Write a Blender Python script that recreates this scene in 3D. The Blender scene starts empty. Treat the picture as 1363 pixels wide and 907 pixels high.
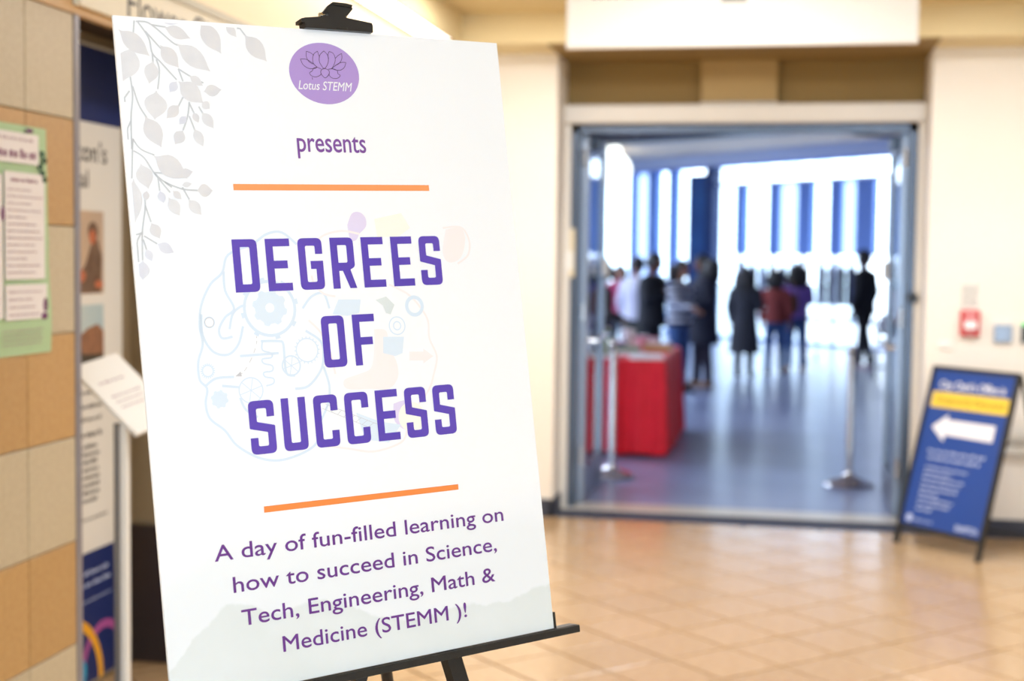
import bpy, bmesh, math, random
from mathutils import Vector, Matrix, noise
from mathutils.geometry import tessellate_polygon
random.seed(7)
C = bpy.context.scene.collection
S = bpy.context.scene
V = Vector

# ------------------------------------------------------------------ camera
CAM_R = V((0.98228, 0.18700, 0.01214)); CAM_U = V((-0.02313, 0.05673, 0.99812)); CAM_F = V((-0.18596, 0.98072, -0.06005))
cd = bpy.data.cameras.new('camera')
cam = bpy.data.objects.new('camera', cd); C.objects.link(cam)
m = Matrix((CAM_R, CAM_U, -CAM_F)).transposed().to_4x4()
m.translation = V((0, 0, 1.54745))
cam.matrix_world = m
cd.sensor_width = 36.0; cd.lens = 1873.54 / 1363 * 36
cd.clip_start = 0.05; cd.clip_end = 200
cd.dof.use_dof = True; cd.dof.focus_distance = 2.02; cd.dof.aperture_fstop = 3.1
S.camera = cam

# ------------------------------------------------------------------ light and exposure
S.view_settings.view_transform = 'Standard'; S.view_settings.look = 'None'
S.view_settings.gamma = 1.0; S.view_settings.exposure = 0.0
S.view_settings.use_curve_mapping = False
S.render.engine = 'CYCLES'
S.cycles.use_denoising = True
S.cycles.sample_clamp_indirect = 6.0
S.cycles.max_bounces = 8; S.cycles.diffuse_bounces = 4; S.cycles.glossy_bounces = 4; S.cycles.transparent_max_bounces = 12
S.cycles.caustics_reflective = False; S.cycles.caustics_refractive = False

W = bpy.data.worlds.new('overcast_sky'); S.world = W; W.use_nodes = True
bg = W.node_tree.nodes['Background']
bg.inputs['Color'].default_value = (0.72, 0.86, 1.0, 1); bg.inputs['Strength'].default_value = 6.0

def area(name, loc, size, power, color, rot=(0, 0, 0), parent=None):
    l = bpy.data.lights.new(name, 'AREA'); l.shape = 'RECTANGLE'; l.size = size[0]; l.size_y = size[1]
    l.energy = power; l.color = color
    o = bpy.data.objects.new(name, l); C.objects.link(o); o.location = loc; o.rotation_euler = rot
    if parent: o.parent = parent
    return o
FOYER = (0.97, 0.98, 1.0)
DAY_FILL = (0.66, 0.82, 1.0)
# cool fill light added behind the photographer, standing in for window daylight
area('daylight_fill', (0.6, -3.85, 1.5), (4.6, 2.3), 94, DAY_FILL, (math.radians(90), 0, 0))

POSTER = {'leaves':[((23.3,873.0),(6.4,825.3),16.9),((6.0,895.3),(46.1,861.5),13.3),((49.9,855.3),(41.7,823.7),10.8),((61.7,877.5),(85.5,847.4),12.0),((85.2,881.1),(130.4,844.7),14.5),((69.4,902.8),(105.6,889.4),9.6),((63.7,912.6),(89.9,908.6),4.3),((121.9,914.1),(148.4,870.6),14.5),((159.0,913.4),(173.2,895.5),6.7),((185.3,899.6),(215.8,863.3),14.0),((50.7,814.5),(45.0,774.7),17.3),((32.0,779.6),(51.4,736.8),14.0),((82.8,828.9),(116.0,799.8),14.5),((80.5,828.8),(69.2,813.1),6.7),((99.1,837.3),(117.8,824.0),6.7),((117.5,816.3),(144.1,820.1),8.9),((113.9,801.9),(124.4,792.5),6.7),((80.9,796.3),(61.6,777.4),8.2),((112.6,787.7),(127.6,765.2),8.4),((100.2,787.3),(106.3,772.3),5.3),((89.6,781.5),(78.5,769.3),5.3),((83.4,761.8),(70.1,741.7),8.7),((99.3,764.4),(110.1,739.7),7.7),((39.3,725.7),(83.9,695.5),16.0),((20.5,714.8),(28.2,681.0),12.8),((72.2,701.3),(92.2,705.1),6.7),((8.8,694.9),(5.9,634.4),11.2),((43.5,678.7),(47.3,661.8),5.9),((54.7,669.3),(68.3,644.5),9.1),((61.6,678.7),(72.7,666.9),5.3),((74.5,685.9),(89.4,688.4),4.0),((95.3,679.3),(118.4,678.9),9.6),((82.1,666.9),(99.1,645.4),8.5),((27.8,635.4),(37.8,613.8),8.5),((33.6,607.3),(55.8,594.7),8.0),((17.6,600.6),(24.4,583.7),5.9),((12.0,585.6),(9.7,559.1),9.3),((25.6,678.6),(22.0,664.6),4.8)],'stems':[[(28.9,912.9),(26.3,894.5),(22.3,872.9)],[(16.6,832.2),(17.6,806.7),(12.9,776.9),(10.3,734.5)],[(30.9,910.9),(46.2,887.3),(49.7,866.0),(60.7,853.7),(80.7,831.0)],[(33.2,912.1),(52.1,904.9),(78.7,882.9),(87.3,879.0)],[(42.6,895.6),(58.4,877.3),(64.4,871.2)],[(49.7,866.0),(49.7,853.1)],[(54.5,857.7),(57.5,842.8),(53.0,816.8)],[(18.7,819.5),(25.1,794.3),(34.4,777.5)],[(52.1,904.9),(71.7,903.0)],[(84.3,846.3),(101.3,836.3),(118.6,828.4)],[(84.3,846.3),(89.5,829.2)],[(87.5,807.4),(79.6,794.1)],[(95.9,801.2),(91.9,781.6),(83.4,761.8)],[(94.1,781.6),(100.2,762.3)],[(95.7,799.1),(101.2,786.2)],[(108.8,795.2),(114.6,784.5)],[(175.0,914.6),(187.5,897.5)],[(13.9,812.9),(1.9,797.6)],[(12.5,772.6),(3.6,755.4),(1.8,747.0)],[(12.8,748.6),(6.9,694.9)],[(12.8,748.6),(22.2,734.8),(40.6,726.9)],[(12.5,732.2),(25.9,723.1),(38.4,702.2),(57.8,676.4)],[(38.5,703.3),(60.1,701.9)],[(38.4,702.2),(51.8,690.5),(75.3,681.2),(97.2,679.3)],[(42.6,695.1),(43.5,678.7)],[(51.8,690.5),(60.8,683.5)],[(75.5,683.5),(83.8,666.9)],[(22.2,666.9),(21.0,652.9),(14.8,622.7),(12.0,585.6)],[(21.6,659.9),(27.9,636.6)],[(16.0,622.7),(5.1,619.4)],[(13.6,622.7),(3.8,604.3),(3.2,583.5)],[(16.8,618.1),(33.6,607.3)],[(15.2,613.4),(18.7,599.4)]],'petals':[[(306.6,884.1),(299.6,877.5),(297.8,868.6),(300.9,861.8),(304.8,858.1),(309.7,863.1),(312.5,870.3),(311.8,878.2),(306.6,884.1)],[(296.4,883.1),(290.2,878.7),(287.6,871.6),(288.2,864.6),(293.4,859.6)],[(296.4,883.1),(297.3,879.2),(298.7,874.0)],[(278.6,881.9),(284.6,880.2),(290.0,876.6)],[(278.6,881.9),(277.8,874.5),(280.6,867.7),(286.8,863.6)],[(268.1,870.0),(277.0,870.1),(285.1,866.2),(293.4,859.3)],[(268.1,870.0),(271.5,862.0),(279.5,857.1),(289.0,857.3),(293.4,859.3)],[(315.0,883.7),(321.2,881.4),(323.8,874.5),(322.3,867.3),(317.0,859.1),(311.0,857.4)],[(315.0,883.7),(312.6,878.3),(313.2,873.0)],[(335.0,881.9),(328.6,878.3),(323.7,873.6)],[(335.0,881.9),(334.6,874.2),(329.4,866.8),(322.2,863.3)],[(340.7,868.9),(332.5,868.4),(325.3,864.8),(317.0,858.7)],[(340.7,868.9),(337.7,861.9),(331.3,857.2),(323.5,856.8),(317.0,858.7)],[(304.8,858.1),(300.4,856.5),(298.4,852.0),(300.5,847.7),(304.9,844.4),(310.1,848.2),(312.5,852.7),(310.4,856.6),(304.8,858.1)],[(293.4,859.3),(287.5,857.6),(285.2,853.6),(280.7,850.6),(283.2,846.5),(289.7,845.0),(296.6,847.5),(299.2,850.8)],[(293.4,859.3),(299.5,857.3)],[(311.0,857.4),(318.8,858.3),(325.4,856.0),(325.9,851.6),(329.5,849.1),(325.2,845.0),(318.4,844.1),(313.2,846.5),(311.3,850.9)],[(284.3,844.3),(284.3,840.8)]],'blue':[[(236.1,602.8),(215.0,620.1),(192.2,618.3),(168.6,604.1),(132.3,590.3),(121.4,566.0),(102.8,550.2),(87.5,522.4),(82.8,494.3),(84.8,469.9),(76.4,446.3),(76.3,422.1),(85.6,409.4),(81.7,389.6),(86.1,369.1),(105.7,351.2),(120.8,329.6),(149.5,310.4),(179.7,303.2),(211.7,308.2),(235.5,318.4),(246.3,334.1)],[(123.7,567.9),(123.4,541.3),(134.0,516.3),(120.0,504.6),(109.9,488.8),(113.1,476.4),(128.3,477.6)],[(151.8,519.6),(142.9,517.9),(131.1,508.2),(124.9,488.0)],[(86.4,510.3),(85.9,482.0),(98.6,459.0),(119.5,453.6),(135.9,467.0),(144.7,491.1)],[(83.9,413.5),(99.5,422.5),(125.3,422.7)],[(107.1,411.8),(132.5,407.9)],[(131.2,393.7),(138.3,376.8),(154.7,365.2)],[(237.8,480.1),(259.4,464.1),(261.9,442.7),(255.1,422.0),(234.7,402.3),(213.9,399.7)],[(260.4,428.0),(266.9,400.0),(262.1,374.9),(248.0,350.8)],[(236.3,511.8),(251.8,528.1),(270.8,531.6),(278.0,510.0)],[(169.0,469.2),(195.6,467.7),(202.0,463.2),(201.8,438.1),(203.8,421.3),(215.7,418.4)],[(136.5,450.5),(194.0,451.1)]],'pink':[[(254.8,557.8),(258.1,544.9),(270.8,531.6),(289.2,526.7)],[(243.8,494.6),(260.6,476.7),(272.0,450.6),(278.0,416.2)],[(377.9,540.8),(406.5,526.5),(424.7,508.0),(437.6,485.2),(437.3,458.5),(447.1,431.1),(439.1,404.9),(429.1,383.5),(409.0,363.0)],[(249.3,317.0),(285.9,309.2),(328.2,300.7),(373.2,309.3),(384.9,325.6)],[(478.7,623.3),(510.4,623.9),(523.2,604.5),(519.1,581.7),(498.9,568.5)],[(336.7,616.3),(308.3,621.0),(279.2,614.9),(259.0,600.3)]],'snake':[[(171.2,469.1),(170.0,456.7),(182.9,451.8),(182.3,445.6),(168.9,444.4),(170.5,438.1),(182.6,434.4),(181.9,427.0),(169.3,425.8),(170.9,419.5),(182.6,416.6),(182.0,409.6),(171.0,407.1)]],'gears':[((186.8,514.8),26.0),((102.0,394.0),12.7)],'rings':[((186.7,514.0),37.8,4.2),((148.2,402.6),17.4,1.7),((211.2,432.5),13.6,2.1),((237.4,452.7),16.5,1.7),((96.8,498.8),7.2,1.7),((88.7,433.3),7.5,1.7),((417.1,507.5),13.1,5.4),((384.9,479.8),13.0,1.7),((384.9,479.8),6.0,1.7)],'bulb':[(318.7,629.6),(327.6,646.0),(340.0,648.1),(348.9,640.2),(348.5,627.1),(336.7,616.3),(331.0,607.6),(321.3,607.8)],'redblob':[(346.5,476.5),(365.9,473.3),(368.2,449.2),(378.3,426.7),(378.4,404.8),(361.8,388.6),(332.7,390.8),(294.6,393.6),(291.2,406.7),(315.7,413.5),(335.8,420.8),(343.4,446.3)],'pinkblob':[(483.7,621.0),(510.3,623.0),(516.3,604.6),(505.2,577.4),(483.4,571.1),(474.7,587.2)],'yblob':[(363.4,637.9),(409.2,646.4),(422.0,624.0),(400.4,610.9),(365.6,611.5)],'bluebox':[(293.4,522.2),(329.2,520.8),(324.8,501.5),(305.3,498.0),(281.9,501.3)],'bluebox2':[(360.0,464.9),(394.6,463.0),(389.6,439.1),(376.7,435.5),(357.5,441.1)],'grey':[(353.4,518.9),(371.1,523.5),(383.7,510.7),(375.8,496.9),(368.6,499.5),(364.8,510.6)],'lav':[(366.9,366.4),(389.6,368.9),(407.2,345.5),(389.9,325.1),(366.6,340.3)],'lightb':[(305.3,358.6),(342.3,342.5),(376.0,335.1),(353.6,311.2),(315.6,319.1)],'arrow':[(401.3,440.6),(424.9,439.2),(425.4,443.6),(441.0,431.5),(423.0,421.6),(423.5,426.0),(399.9,427.5)],'dash':[(163.1,476.5),(162.0,465.5),(153.7,447.4),(141.1,429.8),(133.3,425.0)],'dashhead':[(127.5,423.4),(135.4,429.3),(136.5,422.7)],'ladder1':[(257.4,375.3),(337.1,339.5)],'ladder2':[(252.2,369.4),(326.8,334.4)]}
# unseen cool fill lights, added out of view to brighten the hall
for hy in (12.5, 17.5, 22.5):
    area('hall_fill', (-5.4, hy, 3.5), (1.6, 2.4), 480, (0.70, 0.82, 1.0))

# ------------------------------------------------------------------ helpers
def lin(c):
    return tuple(((v / 255) / 12.92 if v <= 10.3 else (((v / 255) + 0.055) / 1.055) ** 2.4) for v in c) + (1.0,)

def mat(name, rgb, rough=0.6, metal=0.0, var=0.0, scale=6.0, bump=0.0, bscale=40.0, rgb2=None, coat=0.0, spec=0.5,
        emit=None, estr=0.0, trans=0.0, alpha=1.0, obj_var=0.0, sheen=0.0, stretch=None):
    m = bpy.data.materials.new(name); m.use_nodes = True
    nt = m.node_tree; p = nt.nodes['Principled BSDF']
    p.inputs['Base Color'].default_value = lin(rgb); p.inputs['Roughness'].default_value = rough
    p.inputs['Metallic'].default_value = metal; p.inputs['Coat Weight'].default_value = coat; p.inputs['Coat Roughness'].default_value = 0.17
    p.inputs['Specular IOR Level'].default_value = spec; p.inputs['Transmission Weight'].default_value = trans
    p.inputs['Alpha'].default_value = alpha; p.inputs['Sheen Weight'].default_value = sheen
    tc = nt.nodes.new('ShaderNodeTexCoord'); src = tc.outputs['Object']
    if stretch:
        mp = nt.nodes.new('ShaderNodeMapping'); mp.inputs['Scale'].default_value = stretch
        nt.links.new(src, mp.inputs['Vector']); src = mp.outputs['Vector']
    if var > 0 or rgb2:
        n = nt.nodes.new('ShaderNodeTexNoise'); n.inputs['Scale'].default_value = scale; n.inputs['Detail'].default_value = 5
        nt.links.new(src, n.inputs['Vector'])
        r = nt.nodes.new('ShaderNodeValToRGB'); r.color_ramp.elements[0].position = 0.3; r.color_ramp.elements[1].position = 0.7
        a = lin(rgb); b = lin(rgb2) if rgb2 else tuple(max(0, x * (1 - var)) for x in a[:3]) + (1,)
        r.color_ramp.elements[0].color = a; r.color_ramp.elements[1].color = b
        nt.links.new(n.outputs['Fac'], r.inputs['Fac']); col = r.outputs['Color']
        if obj_var > 0:
            oi = nt.nodes.new('ShaderNodeObjectInfo'); hs = nt.nodes.new('ShaderNodeHueSaturation')
            mr = nt.nodes.new('ShaderNodeMapRange'); mr.inputs['To Min'].default_value = 1 - obj_var; mr.inputs['To Max'].default_value = 1 + obj_var
            nt.links.new(oi.outputs['Random'], mr.inputs['Value']); nt.links.new(mr.outputs['Result'], hs.inputs['Value'])
            nt.links.new(col, hs.inputs['Color']); col = hs.outputs['Color']
        nt.links.new(col, p.inputs['Base Color'])
    if bump > 0:
        n2 = nt.nodes.new('ShaderNodeTexNoise'); n2.inputs['Scale'].default_value = bscale; n2.inputs['Detail'].default_value = 4
        nt.links.new(src, n2.inputs['Vector'])
        b2 = nt.nodes.new('ShaderNodeBump'); b2.inputs['Strength'].default_value = bump; b2.inputs['Distance'].default_value = 0.01
        nt.links.new(n2.outputs['Fac'], b2.inputs['Height']); nt.links.new(b2.outputs['Normal'], p.inputs['Normal'])
    if emit:
        p.inputs['Emission Color'].default_value = lin(emit); p.inputs['Emission Strength'].default_value = estr
    return m

class MB:
    def __init__(s): s.v = []; s.f = []
    def add(s, vs, fs):
        k = len(s.v); s.v += [tuple(x) for x in vs]; s.f += [tuple(i + k for i in f) for f in fs]; return s
    def box(s, lo, hi, M=None, bev=0.0):
        x0, y0, z0 = lo; x1, y1, z1 = hi
        if bev <= 0:
            vs = [V((x, y, z)) for z in (z0, z1) for y in (y0, y1) for x in (x0, x1)]
            fs = [(0, 2, 3, 1), (4, 5, 7, 6), (0, 1, 5, 4), (2, 6, 7, 3), (0, 4, 6, 2), (1, 3, 7, 5)]
        else:
            bm = bmesh.new(); bmesh.ops.create_cube(bm, size=1)
            for v in bm.verts: v.co = V(((x0 + x1) / 2 + v.co.x * (x1 - x0), (y0 + y1) / 2 + v.co.y * (y1 - y0), (z0 + z1) / 2 + v.co.z * (z1 - z0)))
            bmesh.ops.bevel(bm, geom=list(bm.edges), offset=bev, segments=1, affect='EDGES')
            vs = [v.co.copy() for v in bm.verts]; fs = [[v.index for v in f.verts] for f in bm.faces]; bm.free()
        if M: vs = [M @ v for v in vs]
        return s.add(vs, fs)
    def rings(s, rings, cap=True):
        n = len(rings[0]); vs = [p for r in rings for p in r]; fs = []
        for i in range(len(rings) - 1):
            for j in range(n):
                a = i * n + j; b = i * n + (j + 1) % n
                fs.append((a, b, b + n, a + n))
        if cap: fs.append(tuple(range(n))[::-1]); fs.append(tuple(range((len(rings) - 1) * n, len(rings) * n)))
        return s.add(vs, fs)
    def tube(s, pts, rad, n=10, squash=1.0):
        pts = [V(p) for p in pts]
        if not hasattr(rad, '__len__'): rad = [rad] * len(pts)
        out = []; ref = None
        for i, p in enumerate(pts):
            d = (pts[min(i + 1, len(pts) - 1)] - pts[max(i - 1, 0)]).normalized()
            if ref is None: ref = V((0, 0, 1)) if abs(d.z) < 0.9 else V((1, 0, 0))
            a = ref - d * ref.dot(d); a.normalize(); b = d.cross(a); ref = a
            out.append([p + (a * math.cos(2 * math.pi * j / n) + b * squash * math.sin(2 * math.pi * j / n)) * rad[i] for j in range(n)])
        return s.rings(out)
    def lathe(s, prof, c=(0, 0, 0), n=24, sx=1, sy=1):
        return s.rings([[V((c[0] + r * sx * math.cos(2 * math.pi * j / n), c[1] + r * sy * math.sin(2 * math.pi * j / n), c[2] + z)) for j in range(n)] for r, z in prof])
    def poly(s, loops, w=0.0, M=None):
        """flat filled outline (first loop outer, the others holes) at height w"""
        pl = [[V((x, y, 0)) for x, y in l] for l in loops]
        tr = tessellate_polygon(pl); vs = [V((x, y, w)) for l in loops for x, y in l]
        if M: vs = [M @ v for v in vs]
        fs = []
        for t in tr:
            a, b, c = (vs[i] for i in t)
            fs.append(t)
        return s.add(vs, fs)
    def prism(s, loop, z0, z1, M=None):
        n = len(loop); vs = [V((x, y, z0)) for x, y in loop] + [V((x, y, z1)) for x, y in loop]
        if M: vs = [M @ v for v in vs]
        fs = [tuple(range(n))[::-1], tuple(range(n, 2 * n))] + [(i, (i + 1) % n, (i + 1) % n + n, i + n) for i in range(n)]
        return s.add(vs, fs)
    def stroke(s, pts, width, w=0.0, closed=False, M=None):
        """flat ribbon following a polyline"""
        P = [V((x, y)) for x, y in pts]; n = len(P); L = []; R = []
        for i in range(n):
            a = P[(i - 1) % n] if closed or i > 0 else P[i]; b = P[(i + 1) % n] if closed or i < n - 1 else P[i]
            d = (b - a); d = d.normalized() if d.length > 1e-9 else V((1, 0)); q = V((-d.y, d.x)) * width / 2
            L.append(P[i] + q); R.append(P[i] - q)
        vs = [V((p.x, p.y, w)) for p in L + R]
        if M: vs = [M @ v for v in vs]
        rng = range(n if closed else n - 1)
        return s.add(vs, [(i, i + n, (i + 1) % n + n, (i + 1) % n) for i in rng])
    def build(s, name, m, parent=None, loc=None, smooth=False, M=None, fix=True):
        me = bpy.data.meshes.new(name)
        vs = [V(v) for v in s.v]
        if loc is not None: vs = [v - V(loc) for v in vs]
        me.from_pydata([tuple(v) for v in vs], [], s.f); me.materials.append(m)
        if fix:
            bm = bmesh.new(); bm.from_mesh(me); bmesh.ops.recalc_face_normals(bm, faces=bm.faces); bm.to_mesh(me); bm.free()
        if smooth:
            me.polygons.foreach_set('use_smooth', [True] * len(me.polygons))
            try: me.set_sharp_from_angle(angle=math.radians(50))
            except Exception: pass
        o = bpy.data.objects.new(name, me); C.objects.link(o)
        if parent: o.parent = parent
        if loc is not None: o.location = loc
        if M is not None: o.matrix_local = M
        return o

def tag(o, label=None, cat=None, group=None, kind=None):
    if label: o['label'] = label
    if cat: o['category'] = cat
    if group: o['group'] = group
    if kind: o['kind'] = kind
    return o
def empty(name, loc=(0, 0, 0), rz=0.0, label=None, cat=None, group=None, kind=None):
    o = bpy.data.objects.new(name, None); C.objects.link(o); o.location = loc; o.rotation_euler = (0, 0, rz)
    o.empty_display_size = 0.1
    return tag(o, label, cat, group, kind)
def struct(name, mb, m, parent=None, smooth=False):
    o = mb.build(name, m, parent, smooth=smooth)
    if parent is None: o['kind'] = 'structure'
    return o
def copy_tree(o, parent=None):
    c = o.copy(); C.objects.link(c)
    if parent: c.parent = parent
    for ch in list(o.children): copy_tree(ch, c)
    return c
def rnd(pts, n=5):
    """polygon with rounded corners: pts (x, y, r)"""
    out = []; k = len(pts)
    for i in range(k):
        x, y, r = pts[i] if len(pts[i]) == 3 else (*pts[i], 0)
        if r <= 0: out.append((x, y)); continue
        p = V((x, y)); a = (V(pts[i - 1][:2]) - p).normalized(); b = (V(pts[(i + 1) % k][:2]) - p).normalized()
        A = p + a * r; B = p + b * r
        for j in range(n + 1):
            t = j / n; q = A * (1 - t) ** 2 + p * 2 * t * (1 - t) + B * t * t; out.append((q.x, q.y))
    return out
def circ(cx, cy, rx, ry=None, n=32):
    ry = ry or rx
    return [(cx + rx * math.cos(2 * math.pi * i / n), cy + ry * math.sin(2 * math.pi * i / n)) for i in range(n)]
def spline(pts, k=6):
    out = []; n = len(pts)
    for i in range(n - 1):
        p0 = V(pts[max(i - 1, 0)]); p1 = V(pts[i]); p2 = V(pts[i + 1]); p3 = V(pts[min(i + 2, n - 1)])
        for j in range(k):
            t = j / k
            q = 0.5 * ((2 * p1) + (-p0 + p2) * t + (2 * p0 - 5 * p1 + 4 * p2 - p3) * t * t + (-p0 + 3 * p1 - 3 * p2 + p3) * t ** 3)
            out.append(tuple(q))
    out.append(tuple(pts[-1])); return out

def text_geo(body, off=0.0, shear=0.0, res=4):
    c = bpy.data.curves.new('lettering', 'FONT'); c.body = body; c.size = 1.0; c.offset = off; c.shear = shear; c.resolution_u = res
    o = bpy.data.objects.new('lettering', c)
    me = bpy.data.meshes.new_from_object(o)
    vs = [v.co.copy() for v in me.vertices]; fs = [tuple(p.vertices) for p in me.polygons]
    bpy.data.objects.remove(o); bpy.data.curves.remove(c); bpy.data.meshes.remove(me)
    return vs, fs
def text(mb, body, x0, x1, base, size, w=0.0, off=0.0, shear=0.0, M=None, tilt=0.0):
    """lettering between x0 and x1 on a baseline; size = height scale of the em"""
    vs, fs = text_geo(body, 0.0, shear)
    a = min(v.x for v in vs); b = max(v.x for v in vs); k = (x1 - x0) / (b - a)
    out = []
    for v in vs:
        x = x0 + (v.x - a) * k; out.append(V((x, base + v.y * size + (x - x0) * tilt, w)))
    bold = off * size * 0.9
    for dx, dy, dw in ((-bold, 0, 0), (bold, 0, 1), (0, bold, 2), (0, -bold, 3)) if bold else ((0, 0, 0),):
        o2 = [V((v.x + dx, v.y + dy, v.z + dw * 0.000004)) for v in out]
        if M: o2 = [M @ v for v in o2]
        mb.add(o2, fs)
def scribble(mb, x0, x1, y, h, w, rs, gap=0.5, M=None):
    """a line of print too small to read: short marks with word gaps"""
    x = x0
    while x < x1 - h:
        ww = min(h * rs.uniform(1.2, 3.8), x1 - x)
        k = max(1, int(ww / (h * 0.62)))
        for i in range(k):
            xa = x + i * ww / k; hh = h * rs.choice((0.62, 0.62, 0.9, 0.7))
            mb.poly([[(xa, y), (xa + ww / k * 0.72, y), (xa + ww / k * 0.72, y + hh), (xa, y + hh)]], w, M)
        x += ww + h * gap

# ------------------------------------------------------------------ materials
M_cream = mat('cream_paint', (238, 232, 222), 0.75, var=0.04, scale=1.5, bump=0.05)
M_white = mat('white_paint', (238, 236, 230), 0.7, var=0.03, scale=1.5, bump=0.05)
M_yellow = mat('yellow_paint', (224, 206, 160), 0.75, var=0.05, scale=1.3, bump=0.05)
M_ceil = mat('ceiling_paint', (216, 196, 148), 0.85, var=0.04, scale=1.2)
M_base = mat('slate_base', (62, 66, 80), 0.65, var=0.25, scale=18, bump=0.05)
M_tile = mat('floor_tile', (202, 170, 128), 0.2, var=0.1, scale=22, coat=0.5, obj_var=0.04, rgb2=(192, 158, 116))
M_grout = mat('floor_grout', (142, 116, 88), 0.6, var=0.2, scale=50)
M_btile = mat('beige_stone_tile', (200, 186, 156), 0.5, bump=0.12, bscale=120, scale=60, rgb2=(190, 174, 144), obj_var=0.04)
M_otile = mat('ochre_stone_tile', (194, 156, 102), 0.5, bump=0.12, bscale=120, scale=60, rgb2=(184, 144, 90), obj_var=0.04)
M_joint = mat('mortar_joint', (150, 138, 112), 0.8, var=0.2, scale=40)
M_alu = mat('brushed_aluminium', (150, 158, 170), 0.32, metal=0.9, var=0.1, scale=30, stretch=(1, 1, 0.05))
M_dalu = mat('dark_aluminium', (88, 98, 112), 0.35, metal=0.7, var=0.1, scale=30, stretch=(1, 1, 0.05))
M_chrome = mat('polished_chrome', (225, 225, 225), 0.08, metal=1.0, var=0.03, scale=8)
M_steel = mat('threshold_steel', (214, 208, 196), 0.3, metal=0.35, var=0.1, scale=12)
M_black = mat('black_powder_coat', (26, 27, 28), 0.42, var=0.2, scale=60, bump=0.15, bscale=500)
M_plastic = mat('black_plastic', (34, 36, 39), 0.35, var=0.1, scale=40)
M_hfloor = mat('hall_floor', (136, 148, 184), 0.34, rgb2=(120, 132, 168), scale=1.6, coat=0.15)
M_hwall = mat('hall_wall', (150, 150, 160), 0.7, var=0.05, scale=1.0)
M_hceil = mat('hall_ceiling', (226, 200, 172), 0.85, var=0.06, scale=0.8)
M_fin = mat('blue_mullion', (112, 148, 220), 0.5, var=0.08, scale=2)
M_dfin = mat('deep_blue_panel', (24, 60, 118), 0.5, rgb2=(36, 84, 140), scale=1.2)
M_band = mat('pale_blue_beam', (208, 220, 244), 0.6, var=0.05, scale=1)
M_pave = mat('pale_paving', (215, 218, 222), 0.8, var=0.08, scale=1.0)
M_print = mat('printed_white', (232, 230, 224), 0.5, var=0.02, scale=5)
M_navy = mat('navy_print', (18, 38, 100), 0.5, var=0.06, scale=3)
M_royal = mat('royal_blue_print', (14, 66, 148), 0.45, var=0.08, scale=3)
M_ink = mat('black_ink', (44, 40, 40), 0.6, var=0.1, scale=30)
M_wink = mat('white_ink', (240, 240, 244), 0.5, var=0.02, scale=30)
M_pink = mat('pale_blue_ink', (184, 198, 234), 0.5, var=0.02, scale=30)
def glass_mat(name, tint=(0.9, 0.96, 1.0), gloss=0.12):
    g = bpy.data.materials.new(name); g.use_nodes = True; nt = g.node_tree; nt.nodes.clear()
    o = nt.nodes.new('ShaderNodeOutputMaterial'); t = nt.nodes.new('ShaderNodeBsdfTransparent'); t.inputs[0].default_value = (*tint, 1)
    gl = nt.nodes.new('ShaderNodeBsdfGlossy'); gl.inputs['Roughness'].default_value = 0.03
    mx = nt.nodes.new('ShaderNodeMixShader'); fr = nt.nodes.new('ShaderNodeLayerWeight'); fr.inputs['Blend'].default_value = 0.5
    pw = nt.nodes.new('ShaderNodeMath'); pw.operation = 'POWER'; pw.inputs[1].default_value = 4.0; nt.links.new(fr.outputs['Facing'], pw.inputs[0])
    ad = nt.nodes.new('ShaderNodeMath'); ad.operation = 'MULTIPLY_ADD'; ad.inputs[1].default_value = 0.6; ad.inputs[2].default_value = 0.03 + gloss * 0.1; ad.use_clamp = True
    nt.links.new(pw.outputs[0], ad.inputs[0]); nt.links.new(ad.outputs[0], mx.inputs[0])
    nt.links.new(t.outputs[0], mx.inputs[1]); nt.links.new(gl.outputs[0], mx.inputs[2]); nt.links.new(mx.outputs[0], o.inputs[0])
    return g
M_glass = glass_mat('clear_glass')
M_dglass = glass_mat('door_glass', (0.8, 0.86, 0.92), 0.3)

def floor_pattern_mat():
    """same tiles as the laid ones, for the floor beyond them"""
    m = bpy.data.materials.new('floor_tile_pattern'); m.use_nodes = True; nt = m.node_tree; p = nt.nodes['Principled BSDF']
    tc = nt.nodes.new('ShaderNodeTexCoord'); mp = nt.nodes.new('ShaderNodeMapping'); mp.inputs['Rotation'].default_value = (0, 0, math.radians(-45))
    mp.inputs['Location'].default_value = (0, 0, 0)
    br = nt.nodes.new('ShaderNodeTexBrick'); br.offset = 0; br.inputs['Scale'].default_value = 1 / 0.305; br.inputs['Brick Width'].default_value = 1; br.inputs['Row Height'].default_value = 1
    br.inputs['Mortar Size'].default_value = 0.012; br.inputs['Color1'].default_value = lin((206, 178, 142)); br.inputs['Color2'].default_value = lin((200, 171, 134)); br.inputs['Mortar'].default_value = lin((158, 130, 100))
    nt.links.new(tc.outputs['Object'], mp.inputs['Vector']); nt.links.new(mp.outputs['Vector'], br.inputs['Vector']); nt.links.new(br.outputs['Color'], p.inputs['Base Color'])
    p.inputs['Roughness'].default_value = 0.2; p.inputs['Coat Weight'].default_value = 0.5; p.inputs['Coat Roughness'].default_value = 0.17
    return m
M_fpat = floor_pattern_mat()

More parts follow.
